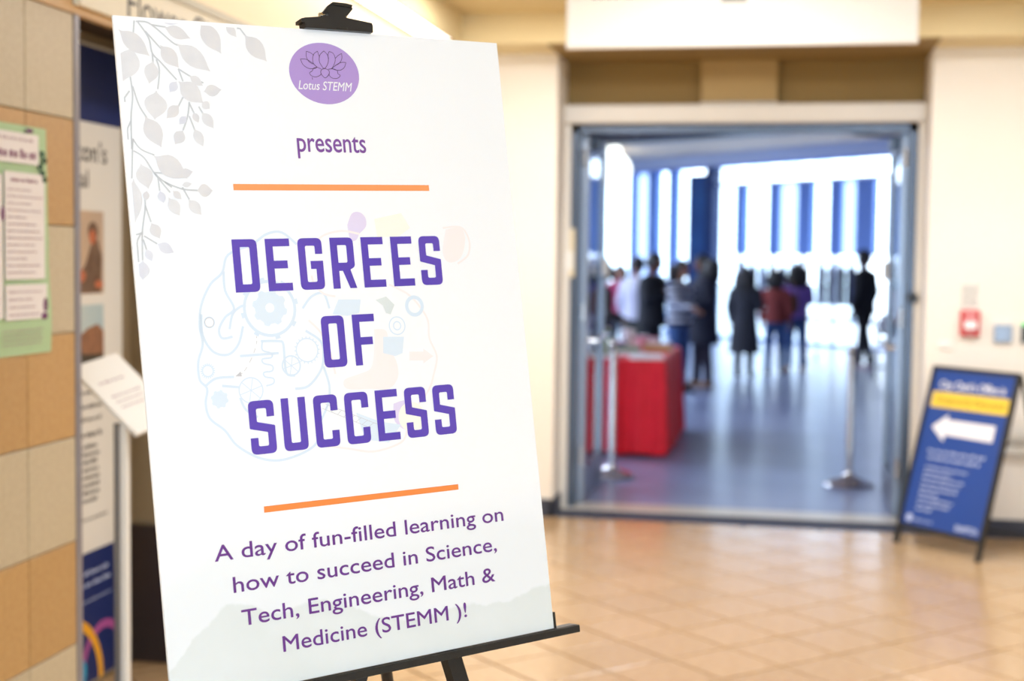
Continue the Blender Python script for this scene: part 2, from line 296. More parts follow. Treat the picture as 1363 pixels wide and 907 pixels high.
# ------------------------------------------------------------------ the setting: foyer floor with its tiles
XL = -1.967            # plane of the tiled wall
YW = 8.2               # face of the wall with the doorway
floor = MB()
floor.box((-2.5, 4.4, -0.06), (2.2, 8.2, -0.007))
floor = struct('floor', floor, M_grout)
f2 = MB(); f2.box((-2.5, -4.2, -0.06), (4.2, 4.4, 0.0)); f2.box((2.2, 4.4, -0.06), (4.2, 8.2, 0.0))
f2.build('tile_field', M_fpat, floor)
T = 0.305; G0 = V((-0.60422, 5.59023)); e1 = V((0.70711, 0.70711)); e2 = V((0.70711, -0.70711))
def clip_poly(P, nx, ny, c):
    out = []
    for i in range(len(P)):
        a = P[i]; b = P[(i + 1) % len(P)]; da = a[0] * nx + a[1] * ny - c; db = b[0] * nx + b[1] * ny - c
        if da <= 0: out.append(a)
        if (da < 0) != (db < 0) and abs(da - db) > 1e-9:
            t = da / (da - db); out.append((a[0] + (b[0] - a[0]) * t, a[1] + (b[1] - a[1]) * t))
    return out
g = 0.005
full = None; n_t = 0
for i in range(-22, 26):
    for j in range(-22, 26):
        o = G0 + e1 * (T * i) + e2 * (T * j)
        P0 = [o + e1 * g + e2 * g, o + e1 * (T - g) + e2 * g, o + e1 * (T - g) + e2 * (T - g), o + e1 * g + e2 * (T - g)]
        P = [tuple(p) for p in P0]
        for nx, ny, c in ((1, 0, 2.2), (-1, 0, 2.38), (0, 1, 8.2), (0, -1, -4.4)): P = clip_poly(P, nx, ny, c) if len(P) > 2 else []
        if len(P) < 3: continue
        cx = sum(p[0] for p in P) / len(P); cy = sum(p[1] for p in P) / len(P)
        ar = abs(sum(P[k][0] * P[(k + 1) % len(P)][1] - P[(k + 1) % len(P)][0] * P[k][1] for k in range(len(P)))) / 2
        if ar < 0.0006: continue
        if cx < XL - 0.05 and not (3.7 < cy < 5.0): continue
        whole = len(P) == 4 and ar > (T - 2 * g) ** 2 * 0.98
        if whole and full is not None:
            t = full.copy(); C.objects.link(t); t.location = (o.x, o.y, 0); t.parent = floor
        else:
            mb = MB(); Q = P[::-1] if whole else P
            base = [(p[0] - o.x, p[1] - o.y) for p in P]; sc_ = 0.988 if whole else 1.0; c0 = (cx - o.x, cy - o.y)
            top = [((p[0] - c0[0]) * sc_ + c0[0], (p[1] - c0[1]) * sc_ + c0[1]) for p in base]
            n = len(base)
            mb.rings([[V((x, y, -0.007)) for x, y in base], [V((x, y, -0.0012)) for x, y in base], [V((x, y, 0)) for x, y in top]])
            t = mb.build('tile', M_tile, floor); t.location = (o.x, o.y, 0)
            if whole: full = t
        n_t += 1
sill = MB(); sill.box((-1.33, 8.2, -0.06), (0.83, 8.47, 0.002)); struct('trim_1', sill, mat('dark_slate_sill', (50, 56, 74), 0.55, var=0.2, scale=20))
th = MB(); th.box((-1.30, 8.47, -0.05), (0.81, 8.74, 0.006), bev=0.004); struct('trim_2', th, M_steel)

# ------------------------------------------------------------------ the tiled wall and the recess beside it
wl = MB(); wl.box((XL - 0.25, -4.2, 0), (XL - 0.012, 3.70, 3.1)); wl.box((XL - 0.25, 4.95, 0), (XL, 8.2, 3.1)); wl.box((XL - 0.25, 3.70, 2.36), (XL, 4.95, 3.1))
wall_left = struct('wall_left', wl, mat('peach_paint', (238, 218, 184), 0.75, var=0.04, scale=1.5, bump=0.05))
jm = MB(); jm.box((XL - 0.012, 0.8, 0), (XL - 0.007, 3.698, 2.205)); jm.build('mortar_bed', M_joint, wall_left)
ys = [0.80, 1.038, 1.638, 2.238, 2.838, 3.438, 3.698]
zs = [0.0, 0.116, 0.416, 0.716, 1.016, 1.316, 1.616, 1.916, 2.212]
cache = {}
for r in range(len(zs) - 1):
    for k in range(len(ys) - 1):
        key = (round(ys[k + 1] - ys[k], 3), round(zs[r + 1] - zs[r], 3), r % 2)
        if key not in cache:
            b = MB(); b.box((-0.009, 0.0018, 0.0018), (0.0, key[0] - 0.0018, key[1] - 0.0018), bev=0.0016)
            t = b.build('tile', M_btile if r % 2 == 1 else M_otile, wall_left); cache[key] = t
        else:
            t = cache[key].copy(); C.objects.link(t); t.parent = wall_left
        t.location = (XL, ys[k], zs[r])
hd = MB(); hd.box((XL - 0.02, 0.8, 2.212), (XL + 0.006, 5.1, 2.236)); hd.box((XL - 0.02, -4.2, 2.236), (XL + 0.003, 3.69, 2.73)); struct('trim_3', hd, mat('tan_laminate', (198, 156, 98), 0.5, var=0.08, scale=6))
ce = MB(); ce.box((XL - 0.03, 3.699, 0), (XL + 0.004, 3.728, 2.212), bev=0.003); struct('trim_4', ce, mat('grey_edge_profile', (150, 146, 150), 0.35, metal=0.3, var=0.1, scale=10))
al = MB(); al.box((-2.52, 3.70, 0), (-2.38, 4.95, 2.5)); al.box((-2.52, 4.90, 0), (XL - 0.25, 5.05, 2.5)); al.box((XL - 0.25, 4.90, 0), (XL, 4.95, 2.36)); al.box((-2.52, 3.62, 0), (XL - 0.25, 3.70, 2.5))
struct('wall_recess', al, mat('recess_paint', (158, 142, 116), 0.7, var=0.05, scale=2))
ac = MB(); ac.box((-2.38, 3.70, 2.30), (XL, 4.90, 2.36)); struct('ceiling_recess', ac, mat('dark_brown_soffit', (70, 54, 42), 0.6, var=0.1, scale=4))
bb = MB(); bb.box((-2.378, 4.885, 0.0), (XL, 4.899, 0.52)); bb.build('trim_5', mat('dark_brown_base_panel', (64, 50, 46), 0.5, rgb2=(52, 44, 48), scale=3))['kind'] = 'structure'

# ------------------------------------------------------------------ wall with the doorway, bulkheads, ceiling
wb = MB()
wb.box((XL, YW, 0), (-1.30, 8.75, 3.7)); wb.box((0.81, YW, 0), (4.2, 8.75, 3.7)); wb.box((-1.30, 8.60, 2.46), (0.81, 8.75, 3.7))
wall_back = struct('wall_back', wb, M_cream)
rw = MB(); rw.box((-1.30, 8.585, 2.46), (0.81, 8.60, 2.73)); rw.build('recess_shade_panel', mat('ochre_painted_shade', (144, 116, 64), 0.75, var=0.05, scale=2), wall_back)  # darkened ochre paints in the shade of the door recess
bh = MB(); bh.box((-1.79, 7.80, 2.73), (4.2, 8.60, 3.02)); bh.box((XL - 0.02, -4.2, 2.73), (-1.79, 8.60, 3.02))
bh = struct('ceiling_bulkhead', bh, M_yellow)
sf = MB(); sf.box((-1.30, 7.803, 2.722), (0.81, 8.584, 2.7299)); sf.build('soffit_shade_panel', bpy.data.materials['ochre_painted_shade'], bh)  # thin added sheet, its dark ochre standing in for shade under the bulkhead
cl = MB(); cl.box((-1.79, -4.2, 2.90), (4.2, 7.80, 3.02)); ceiling = struct('ceiling', cl, M_ceil)
b1 = MB(); b1.box((XL, YW - 0.014, 0), (-1.30, YW, 0.105)); b1.box((-1.314, YW - 0.014, 0), (-1.30, 8.58, 0.105)); b1.box((-1.30, YW, 0), (-1.287, 8.45, 0.105)); struct('baseboard_back', b1, M_base)
b2 = MB(); b2.box((0.81, YW - 0.014, 0), (4.2, YW, 0.105)); b2.box((0.797, YW, 0), (0.81, 8.45, 0.105)); b3 = struct('baseboard_back_1', b2, M_base)
b4 = MB(); b4.box((XL, 4.95, 0), (XL + 0.014, YW - 0.014, 0.105)); struct('baseboard_left', b4, M_base)
# the room behind the photographer
wr = MB(); wr.box((4.2, -4.2, 0), (4.35, 8.75, 3.1)); struct('wall_right', wr, M_cream)
wf = MB(); wf.box((-2.3, -4.35, 0), (-1.8, -4.2, 3.1)); wf.box((3.0, -4.35, 0), (4.35, -4.2, 3.1)); wf.box((-1.8, -4.35, 0), (3.0, -4.2, 0.3)); wf.box((-1.8, -4.35, 2.7), (3.0, -4.2, 3.1)); struct('wall_front', wf, M_cream)
w2 = MB()  # unseen window, added to go with the daylight fill
for x in (-1.8, -0.2, 1.4, 2.94): w2.box((x, -4.3, 0.3), (x + 0.06, -4.24, 2.7))
w2.box((-1.8, -4.3, 0.3), (3.0, -4.24, 0.36)); w2.box((-1.8, -4.3, 2.64), (3.0, -4.24, 2.7)); win2 = struct('added_window_2', w2, M_alu)
pg = MB(); pg.box((-1.8, -4.275, 0.3), (3.0, -4.269, 2.7)); pg.build('pane', M_glass, win2)

# linear lamp along the bulkhead and square lamps in the ceiling
M_lamp = mat('lamp_diffuser', (255, 250, 240), 0.5, emit=(250, 250, 255), estr=3.4)
M_lframe = mat('lamp_frame', (230, 228, 222), 0.5)
t = empty('linear_lamp', (-1.875, 4.4, 2.73), 0, 'long white linear lamp set in the yellow bulkhead beside the tan tiled wall', 'ceiling light')
b = MB(); b.box((-0.078, -5.3, -0.004), (0.078, 3.18, 0.0)); b.build('diffuser', M_lamp, t)
b = MB(); b.box((-0.085, -5.32, -0.006), (-0.078, 3.2, 0.0)); b.box((0.078, -5.32, -0.006), (0.084, 3.2, 0.0)); b.box((-0.078, 3.18, -0.006), (0.078, 3.2, 0.0)); b.build('frame', mat('lamp_frame_brown', (150, 120, 84), 0.5), t)
k = 0
lamp_words = {(-0.6, 0.2): 'over the photographer', (2.0, 0.2): 'farthest behind the folding sign', (-0.3, 5.1): 'added before the hanging sign to light it', (2.0, 3.5): 'midway towards the folding sign',  # unseen lamp by the hanging sign is added to brighten its face
    (-1.15, 6.75): 'by the yellow bulkhead over the doorway wall', (0.85, 6.75): 'just beyond the hanging sign', (2.5, 6.75): 'over the wall rail'}
for (lx, ly), wds in lamp_words.items():
    t = empty('ceiling_light', (lx, ly, 2.90), 0, 'square flat lamp in the foyer ceiling ' + wds, 'ceiling light', 'square lamps in the foyer ceiling')
    b = MB(); b.box((-0.28, -0.28, -0.006), (0.28, 0.28, -0.001)); b.build('diffuser', M_lamp, t)
    b = MB()
    for a in ((-0.3, -0.3, 0.3, -0.28), (-0.3, 0.28, 0.3, 0.3), (-0.3, -0.28, -0.28, 0.28), (0.28, -0.28, 0.3, 0.28)): b.box((a[0], a[1], -0.01), (a[2], a[3], 0.0))
    b.build('frame', M_lframe, t)
    area('lamp_light', (0, 0, -0.02), (0.5, 0.5), 12 if ly < 3 else (40 if ly < 6 else (38 if lx < 0 else 25)), FOYER, parent=t)
# ------------------------------------------------------------------ the doorway: frame, header, leaves
fr = MB()
for x0, x1 in ((-1.30, -1.262), (0.772, 0.81)): fr.box((x0, 8.50, 0), (x1, 8.62, 2.46))
fr.box((-1.30, 8.46, 2.35), (0.81, 8.66, 2.46), bev=0.008)
struct('trim_6', fr, mat('off_white_door_trim', (222, 217, 208), 0.45, var=0.04, scale=5))
jb = MB()
for x0, x1 in ((-1.262, -1.215), (0.725, 0.772)): jb.box((x0, 8.54, 0), (x1, 8.64, 2.35))
jb.box((-1.262, 8.54, 2.30), (0.772, 8.64, 2.35)); struct('trim_7', jb, M_dalu)
def door_leaf(n, xc, s):
    """a glazed aluminium leaf folded back into the hall; s = side its hardware shows on"""
    o = empty('door_%d' % n, (xc, 8.66, 0.0), 0, kind='structure')
    b = MB(); Y = 0.92
    b.box((-0.022, 0, 0.01), (0.022, 0.075, 2.30), bev=0.003); b.box((-0.022, Y - 0.075, 0.01), (0.022, Y, 2.30), bev=0.003)
    b.box((-0.022, 0.075, 0.01), (0.022, Y - 0.075, 0.22)); b.box((-0.022, 0.075, 2.21), (0.022, Y - 0.075, 2.30))
    b.build('leaf_frame', M_alu, o)
    b = MB(); b.box((-0.004, 0.075, 0.22), (0.004, Y - 0.075, 2.21)); b.build('pane', M_dglass, o)
    b = MB(); b.tube([(s * 0.022, 0.12, 1.02), (s * 0.07, 0.12, 1.02), (s * 0.07, Y - 0.1, 1.02), (s * 0.022, Y - 0.1, 1.02)], 0.014, 10); b.build('push_bar', M_chrome, o, smooth=True)
    b = MB(); b.box((s * 0.022 if s > 0 else -0.062, Y - 0.2, 1.42), (0.062 if s > 0 else -0.022, Y - 0.13, 1.54), bev=0.006); b.build('lock_case', M_lframe, o)
    for z in (0.25, 1.15, 2.1):
        b = MB(); b.lathe([(0.011, 0), (0.011, 0.11)], (0, -0.008, z), 12); b.build('hinge', M_chrome, o, smooth=True)
    b = MB(); b.box((s * 0.022 if s > 0 else -0.075, 0.12, 2.22), (0.075 if s > 0 else -0.022, 0.38, 2.29), bev=0.006); b.tube([(s * 0.05, 0.25, 2.3), (s * 0.3, 0.14, 2.31), (s * 0.32, -0.02, 2.31)], 0.009, 8)
    b.build('door_closer', M_dalu, o)
    return o
door_leaf(1, -1.195, 1); door_leaf(2, 0.715, -1)

t = empty('door_operator', (-0.264, 8.585, 2.46), 0, 'plain tan box centred over the open double doorway', 'box')
b = MB(); b.box((-0.225, -0.075, 0.012), (0.225, 0, 0.268), bev=0.006); b.build('housing', mat('ochre_box', (170, 142, 88), 0.6, var=0.05, scale=5), t)
b = MB(); b.box((-0.225, -0.08, 0.008), (0.225, 0.0, 0.014)); b.build('lower_lip', M_lframe, t)
t = empty('door_contact', (-1.262, 8.54, 1.42), 0, 'cream plastic box screwed to the doorway frame near the poster', 'box')
b = MB(); b.box((-0.028, -0.038, 0), (0.030, 0, 0.30), bev=0.006); b.build('housing', mat('cream_plastic', (222, 208, 176), 0.5, var=0.03, scale=9), t)
b = MB(); b.box((-0.02, -0.041, 0.05), (0.022, -0.038, 0.16)); b.build('cover', M_lframe, t)
t = empty('door_holder', (0.765, 8.53, 1.33), 0, 'round black door holder on the frame beside the blue folding sign', 'holder')
b = MB(); b.tube([(0, 0, 0), (0, -0.03, 0)], 0.032, 16); b.build('plate', M_black, t, smooth=True)
b = MB(); b.tube([(0, -0.03, 0), (0, -0.055, 0)], 0.02, 14); b.build('knob', M_plastic, t, smooth=True)

# ------------------------------------------------------------------ things on the wall to the side
t = empty('fire_alarm_station', (1.047, YW, 1.13), 0, 'red fire alarm pull station with a white notice above, on the cream wall', 'fire alarm')
b = MB(); b.box((-0.052, -0.035, 0), (0.052, 0, 0.145), bev=0.008); b.build('case', mat('alarm_red', (200, 36, 40), 0.4, var=0.05, scale=9), t)
b = MB(); b.box((-0.034, -0.05, 0.04), (0.034, -0.035, 0.088), bev=0.004); b.build('pull_handle', M_wink, t)
b = MB(); b.box((-0.052, -0.003, 0.153), (0.052, 0, 0.30)); b.build('notice', M_print, t)
b = MB()
rs = random.Random(3)
Mx = Matrix.Rotation(math.radians(90), 4, 'X')
for i in range(8): scribble(b, -0.046, 0.044, 0.168 + i * 0.0155, 0.009, 0.0035, rs, M=Mx)
b.build('lettering', M_ink, t, fix=False)
b = MB(); text(b, 'FIRE', -0.03, 0.03, 0.108, 0.03, 0.0356, M=Mx, off=0.01); text(b, 'PULL', -0.022, 0.022, 0.015, 0.018, 0.0356, M=Mx, off=0.01)
b.build('lettering', M_wink, t, fix=False)
for nm, x, lab, face, cat in (('door_push_plate', 1.225, 'square grey metal push plate on the cream wall beside the fire alarm', M_alu, 'switch'),
                      ('card_reader', 1.37, 'square black card reader with a green light on the cream wall', M_plastic, 'card reader')):
    t = empty(nm, (x, YW, 1.105), 0, lab, cat)
    b = MB(); b.box((-0.055, -0.012, -0.012), (0.055, 0, 0.118), bev=0.003); b.build('back_plate', M_lframe, t)
    b = MB(); b.box((-0.048, -0.022, -0.004), (0.048, -0.012, 0.092), bev=0.004); b.build('button' if x < 1.3 else 'reader_face', face, t)
    if x > 1.3:
        b = MB(); b.box((-0.046, -0.024, 0.093), (0.046, -0.012, 0.106)); b.build('status_light', mat('green_light', (40, 190, 90), 0.4, emit=(30, 220, 90), estr=1.2), t)
t = empty('sensor_cover', (0.92, YW, 1.075), 0, 'small faint white cover plate low on the cream wall by the doorway', 'cover plate')
b = MB(); b.box((-0.04, -0.008, -0.024), (0.04, 0, 0.024), bev=0.003); b.build('plate', M_white, t)
b = MB(); b.box((-0.02, -0.011, -0.008), (0.02, -0.008, 0.008)); b.build('slot', M_lframe, t)
t = empty('wall_rail', (2.45, YW, 0.53), 0, 'pale grey double bumper rail along the wall behind the folding sign', 'rail')
for z in (-0.03, 0.045):
    b = MB(); b.box((-1.28, -0.045, z - 0.018), (1.6, -0.02, z + 0.018), bev=0.008); b.build('rail', M_steel, t)
for x in (-1.2, -0.2, 0.8):
    b = MB(); b.box((x - 0.02, -0.022, -0.06), (x + 0.02, 0, 0.075), bev=0.004); b.build('bracket', M_alu, t)

# ------------------------------------------------------------------ hanging white sign
t = empty('hanging_sign', (-0.19, 6.3, 2.475), 0, 'wide white sign board hanging from the ceiling before the doorway', 'sign')
b = MB(); b.box((-0.76, -0.012, 0.012), (0.735, 0.012, 0.40)); b.build('board', mat('bright_sign_face', (253, 251, 246), 0.45, var=0.01, scale=4), t)
b = MB(); b.box((-0.772, -0.018, 0), (0.747, 0.018, 0.012)); b.box((-0.772, -0.018, 0.40), (0.747, 0.018, 0.412)); b.box((-0.772, -0.018, 0.012), (-0.76, 0.018, 0.40)); b.box((0.735, -0.018, 0.012), (0.747, 0.018, 0.40))
b.build('frame', M_white, t)
for x in (-0.6, 0.58):
    b = MB(); b.tube([(x, 0, 0.41), (x, 0, 0.425)], 0.008, 8); b.build('hanger', M_alu, t)
b = MB(); rs = random.Random(5)
for x0, x1 in ((-0.66, -0.46), (0.30, 0.68)):
    scribble(b, x0, x1, 0.218, 0.045, 0.013, rs, M=Mx)
b.build('lettering', M_ink, t, fix=False)
b = MB(); b.box((-0.09, -0.0135, 0.19), (0.02, -0.012, 0.25)); b.build('emblem', mat('grey_ink', (170, 166, 158), 0.6), t)

# ------------------------------------------------------------------ shop sign over the recess, flyer, tall graphic
Mp = Matrix(((0, 0, 1, 0), (1, 0, 0, 0), (0, 1, 0, 0), (0, 0, 0, 1)))    # print on a wall that faces +X: x -> Y, y -> Z, w -> X
t = empty('shop_sign', (XL, 3.70, 2.236), 0, 'long cream shop sign with black letters over the recess beside the tiled wall', 'sign')
b = MB(); b.box((0, 0, 0), (0.022, 1.75, 0.122)); b.build('panel', mat('cream_sign', (226, 216, 190), 0.5, var=0.03, scale=5), t)
b = MB(); text(b, 'Flower City', 0.29, 1.02, 0.016, 0.125, 0.0226, M=Mp, off=0.004); b.build('lettering', M_ink, t, fix=False)
b = MB(); b.box((0, 0, 0.122), (0.03, 1.75, 0.150)); b.build('upper_edge', mat('grey_sign_edge', (176, 166, 140), 0.5), t)

def ragged(pts): return pts
t = empty('green_flyer', (XL + 0.001, 3.0, 1.27), 0, 'pale green paper notice with white text boxes taped to the tiled wall', 'flyer')
b = MB()
N = 10; lo = []; 
for i in range(N + 1):
    z = 0.604 * i / N; y1 = 0.552 - 0.02 * i / N; cur = 0.006 * math.sin(i * 0.9) * (1 - i / N) + 0.001
    lo.append([V((0.0006, 0, z)), V((0.0012, 0.3, z)), V((0.003 + abs(cur), y1, z)), V((0.0036 + abs(cur), y1, z)), V((0.002, 0.3, z)), V((0.0013, 0, z))])
b.rings(lo); b.build('sheet', mat('pale_green_paper', (176, 204, 158), 0.7, var=0.04, scale=9), t)
M_lilac = mat('pale_lilac_paper', (232, 226, 224), 0.7, var=0.02, scale=5)
for y0, y1, z0, z1 in ((0.06, 0.485, 0.503, 0.583), (0.315, 0.515, 0.200, 0.480), (0.315, 0.524, 0.094, 0.187), (0.04, 0.305, 0.1, 0.47)):
    b = MB(); b.box((0.009, y0, z0), (0.0098, y1, z1)); b.build('text_box', M_lilac, t)
b = MB(); rs = random.Random(11); scribble(b, 0.27, 0.475, 0.517, 0.026, 0.0102, rs, gap=0.3, M=Mp); b.build('lettering', mat('plum_ink', (120, 50, 92), 0.6), t, fix=False)
b = MB(); scribble(b, 0.345, 0.48, 0.455, 0.012, 0.0102, rs, M=Mp); b.build('lettering', bpy.data.materials['plum_ink'], t, fix=False)
b = MB()
scribble(b, 0.28, 0.47, 0.562, 0.009, 0.0102, rs, M=Mp)
for i in range(13): scribble(b, 0.325, rs.uniform(0.42, 0.505), 0.432 - i * 0.018, 0.006, 0.0102, rs, M=Mp)
for i in range(4): scribble(b, 0.33, rs.uniform(0.42, 0.50), 0.165 - i * 0.02, 0.006, 0.0102, rs, M=Mp)
for i in range(4): scribble(b, 0.30, 0.50, 0.064 - i * 0.012, 0.005, 0.0102, rs, M=Mp)
b.build('lettering', mat('soft_grey_ink', (168, 140, 150), 0.6), t, fix=False)
b = MB()
for i in range(5): b.poly([circ(0.505 + 0.012 * math.sin(i * 2.1), 0.535 - i * 0.017, 0.013, 0.009, 10)], 0.0101, Mp)
b.build('leaf_print', mat('dark_leaf_ink', (30, 74, 40), 0.6), t, fix=False)
b = MB(); b.poly([circ(0.515, 0.13, 0.012, 0.02, 10)], 0.0102, Mp); b.poly([circ(0.51, 0.10, 0.018, 0.01, 10)], 0.0102, Mp); b.poly([circ(0.44, 0.592, 0.02, 0.006, 10)], 0.0102, Mp); b.poly([circ(0.305, 0.37, 0.01, 0.02, 10)], 0.0102, Mp)
b.build('flower_print', mat('purple_flower_ink', (110, 56, 100), 0.6), t, fix=False)

XG = -2.352
t = empty('graphic_panel', (XG, 3.75, 0.03), 0, 'tall white and navy poster panel with two photographs inside the recess', 'poster panel')
b = MB(); b.box((-0.026, 0, 0), (0.0, 1.02, 2.23)); b.build('board', M_print, t)
b = MB(); b.box((0.0, 0, 1.96), (0.0012, 1.02, 2.22)); b.build('header_print', M_navy, t)
b = MB(); b.box((0.0, 0, 0.002), (0.0012, 1.02, 0.465)); b.build('footer_print', M_navy, t)
b = MB(); text(b, 'Brampton\'s', 0.40, 0.905, 1.825, 0.10, 0.001, M=Mp, off=0.006); text(b, 'Local', 0.57, 0.768, 1.735, 0.088, 0.001, M=Mp, off=0.006)
b.build('lettering', M_ink, t, fix=False)
ph1 = MB(); ph1.box((0, 0.45, 1.368), (0.0012, 0.878, 1.655)); ph1 = ph1.build('photo_print', mat('beige_photo', (206, 178, 148), 0.5, rgb2=(190, 168, 148), scale=4), t)
b = MB(); b.poly([circ(0.80, 1.585, 0.036, 0.034, 16)], 0.0016, Mp); b.poly([[(0.70, 1.37), (0.86, 1.372), (0.865, 1.5), (0.83, 1.56), (0.79, 1.55), (0.745, 1.47), (0.69, 1.43)]], 0.0016, Mp); b.build('figure_print', mat('brown_photo_ink', (92, 66, 50), 0.6, rgb2=(130, 104, 84), scale=20), ph1, fix=False)
b = MB(); b.poly([circ(0.795, 1.565, 0.024, 0.026, 14)], 0.0019, Mp); b.poly([circ(0.71, 1.43, 0.035, 0.022, 12)], 0.0019, Mp); b.poly([circ(0.84, 1.40, 0.03, 0.014, 12)], 0.0019, Mp); b.build('face_print', mat('skin_photo_ink', (196, 112, 76), 0.6), ph1, fix=False)
b = MB(); b.poly([[(0.45, 1.37), (0.66, 1.37), (0.68, 1.46), (0.62, 1.53), (0.5, 1.55), (0.45, 1.5)]], 0.0016, Mp); b.build('shirt_print', mat('blue_photo_ink', (112, 140, 182), 0.6), ph1, fix=False)
ph2 = MB(); ph2.box((0, 0.45, 1.12), (0.0012, 0.875, 1.33)); ph2 = ph2.build('photo_print', mat('sky_photo', (168, 194, 204), 0.5, rgb2=(196, 208, 206), scale=5), t)
b = MB(); b.poly([[(0.68, 1.15), (0.875, 1.15), (0.875, 1.235), (0.83, 1.262), (0.76, 1.25), (0.70, 1.225)]], 0.0016, Mp); b.build('building_print', mat('clay_photo_ink', (164, 116, 84), 0.6, rgb2=(130, 92, 70), scale=30), ph2, fix=False)
b = MB(); b.poly([[(0.45, 1.12), (0.875, 1.12), (0.875, 1.155), (0.72, 1.16), (0.69, 1.25), (0.66, 1.28), (0.6, 1.2), (0.45, 1.22)]], 0.0018, Mp); b.build('tree_print', mat('dark_photo_ink', (70, 62, 50), 0.6), ph2, fix=False)
b = MB(); rs = random.Random(2)
for z, h in ((1.02, 0.016), (0.97, 0.016), (0.925, 0.018), (0.87, 0.022)): scribble(b, 0.5, 0.86, z, h, 0.001, rs, M=Mp)
for i in range(8): scribble(b, 0.72, 0.84, 0.83 - i * 0.027, 0.017, 0.001, rs, gap=0.2, M=Mp)
scribble(b, 0.5, 0.9, 0.578, 0.01, 0.001, rs, M=Mp)
b.build('lettering', M_ink, t, fix=False)
b = MB()
for z, x1, h in ((0.385, 0.90, 0.018), (0.345, 0.92, 0.018), (0.29, 0.93, 0.009)): scribble(b, 0.5, x1, z, h, 0.002, rs, M=Mp)
b.build('lettering', M_pink, t, fix=False)
def arc(cx, cy, r, a0, a1, n=20): return [(cx + r * math.cos(math.radians(a0 + (a1 - a0) * i / n)), cy + r * math.sin(math.radians(a0 + (a1 - a0) * i / n))) for i in range(n + 1)]
b = MB(); b.stroke(arc(0.86, 0.03, 0.155, 20, 160), 0.03, 0.002, M=Mp); b.build('arc_print', mat('orchid_ink', (168, 82, 150), 0.5), t, fix=False)
b = MB(); b.stroke(arc(0.60, 0.0, 0.24, 0, 140), 0.034, 0.0024, M=Mp); b.build('arc_print', mat('amber_ink', (238, 172, 40), 0.5), t, fix=False)
b = MB(); b.poly([circ(0.68, 0.05, 0.055, 0.055, 20)], 0.0022, Mp); b.build('dot_print', mat('cyan_ink', (40, 160, 206), 0.5), t, fix=False)

# ------------------------------------------------------------------ sign stand before the recess
t = empty('sign_stand', (-1.975, 4.0, 0), 0, 'slim floor stand holding a tilted white notice before the recess', 'sign stand')
b = MB(); b.lathe([(0.15, 0), (0.15, 0.008), (0.13, 0.014), (0.02, 0.02)], n=28); b.build('base', M_alu, t, smooth=True)
b = MB(); b.box((-0.022, -0.014, 0.015), (0.0, 0.014, 1.02), bev=0.003); b.build('pole', M_alu, t)
b = MB(); b.box((0.0, -0.016, 0.015), (0.022, 0.012, 1.02), bev=0.003); b.build('pole_cover', M_white, t)
# plate corners measured in the room
pc = [V((-2.078, 3.88, 1.215)), V((-1.999, 3.94, 1.222)), V((-1.838, 4.0, 1.035)), V((-1.90, 3.90, 1.00))]
A = V((-2.10, 3.92, 1.195)); Bv = V((-1.885, 3.92, 0.998)); dy = V((0.04, 0.22, 0.03))
base_o = V((-1.975, 4.0, 0))
nrm = (Bv - A).cross(dy).normalized()
if nrm.z < 0: nrm = -nrm
vs = [A - base_o, Bv - base_o, Bv + dy - base_o, A + dy - base_o]
b = MB(); b.add(vs + [v - nrm * 0.012 for v in vs], [(0, 1, 2, 3), (7, 6, 5, 4), (0, 4, 5, 1), (1, 5, 6, 2), (2, 6, 7, 3), (3, 7, 4, 0)]); b.build('notice_holder', M_white, t)
ux = (Bv - A).normalized(); uy = dy.normalized()
Mh = Matrix(((uy.x, -ux.x, nrm.x, vs[1].x), (uy.y, -ux.y, nrm.y, vs[1].y), (uy.z, -ux.z, nrm.z, vs[1].z), (0, 0, 0, 1)))
b = MB(); rs = random.Random(21)
for i in range(3): scribble(b, 0.04, 0.18, 0.10 + i * 0.022, 0.008, 0.0008, rs, M=Mh)
scribble(b, 0.04, 0.16, 0.2, 0.01, 0.0008, rs, M=Mh)
b.build('lettering', bpy.data.materials['soft_grey_ink'], t, fix=False)

# ------------------------------------------------------------------ folding sign
A = V((0.65, 7.926, 0)); Bq = V((1.038, 7.476, 0)); e = (Bq - A).normalized(); n0 = V((e.y, -e.x, 0)); ln = 0.275
up = V((0, 0, 1)) * math.cos(ln) - n0 * math.sin(ln); nn = e.cross(up)
WF = 0.594; HF = 1.005
def frame_M(o, base): return Matrix(((e.x, up.x, nn.x, o.x - base.x), (e.y, up.y, nn.y, o.y - base.y), (e.z, up.z, nn.z, o.z - base.z), (0, 0, 0, 1)))
base = V((0.99, 7.82, 0))
t = empty('folding_sign', base, 0, 'blue folding sign with a black frame, white arrow and yellow bar by the doorway', 'sign')
Mf = frame_M(A, base)
def fb(name, m, boxes, M=Mf, par=None, bev=0.0):
    b = MB()
    for lo, hi in boxes: b.box(lo, hi, M, bev)
    return b.build(name, m, par or t)
fb('front_frame', M_black, [((0, 0, -0.012), (0.022, HF, 0.012)), ((WF - 0.022, 0, -0.012), (WF, HF, 0.012)), ((0.022, HF - 0.022, -0.012), (WF - 0.022, HF, 0.012)), ((0.022, 0.095, -0.012), (WF - 0.022, 0.117, 0.012))])
panel = fb('panel', M_royal, [((0.022, 0.117, -0.004), (WF - 0.022, HF - 0.022, 0.006))])
b = MB(); text(b, "City Clerk's Office is", 0.078, 0.524, 0.883, 0.062, 0.0075, M=Mf, off=0.014); b.build('lettering', M_wink, t, fix=False)
b = MB(); b.poly([rnd([(0.04, 0.775, 0.008), (0.566, 0.775, 0.008), (0.566, 0.862, 0.008), (0.04, 0.862, 0.008)])], 0.0075, Mf); b.build('banner_print', mat('sunny_yellow_ink', (240, 206, 62), 0.5), t, fix=False)
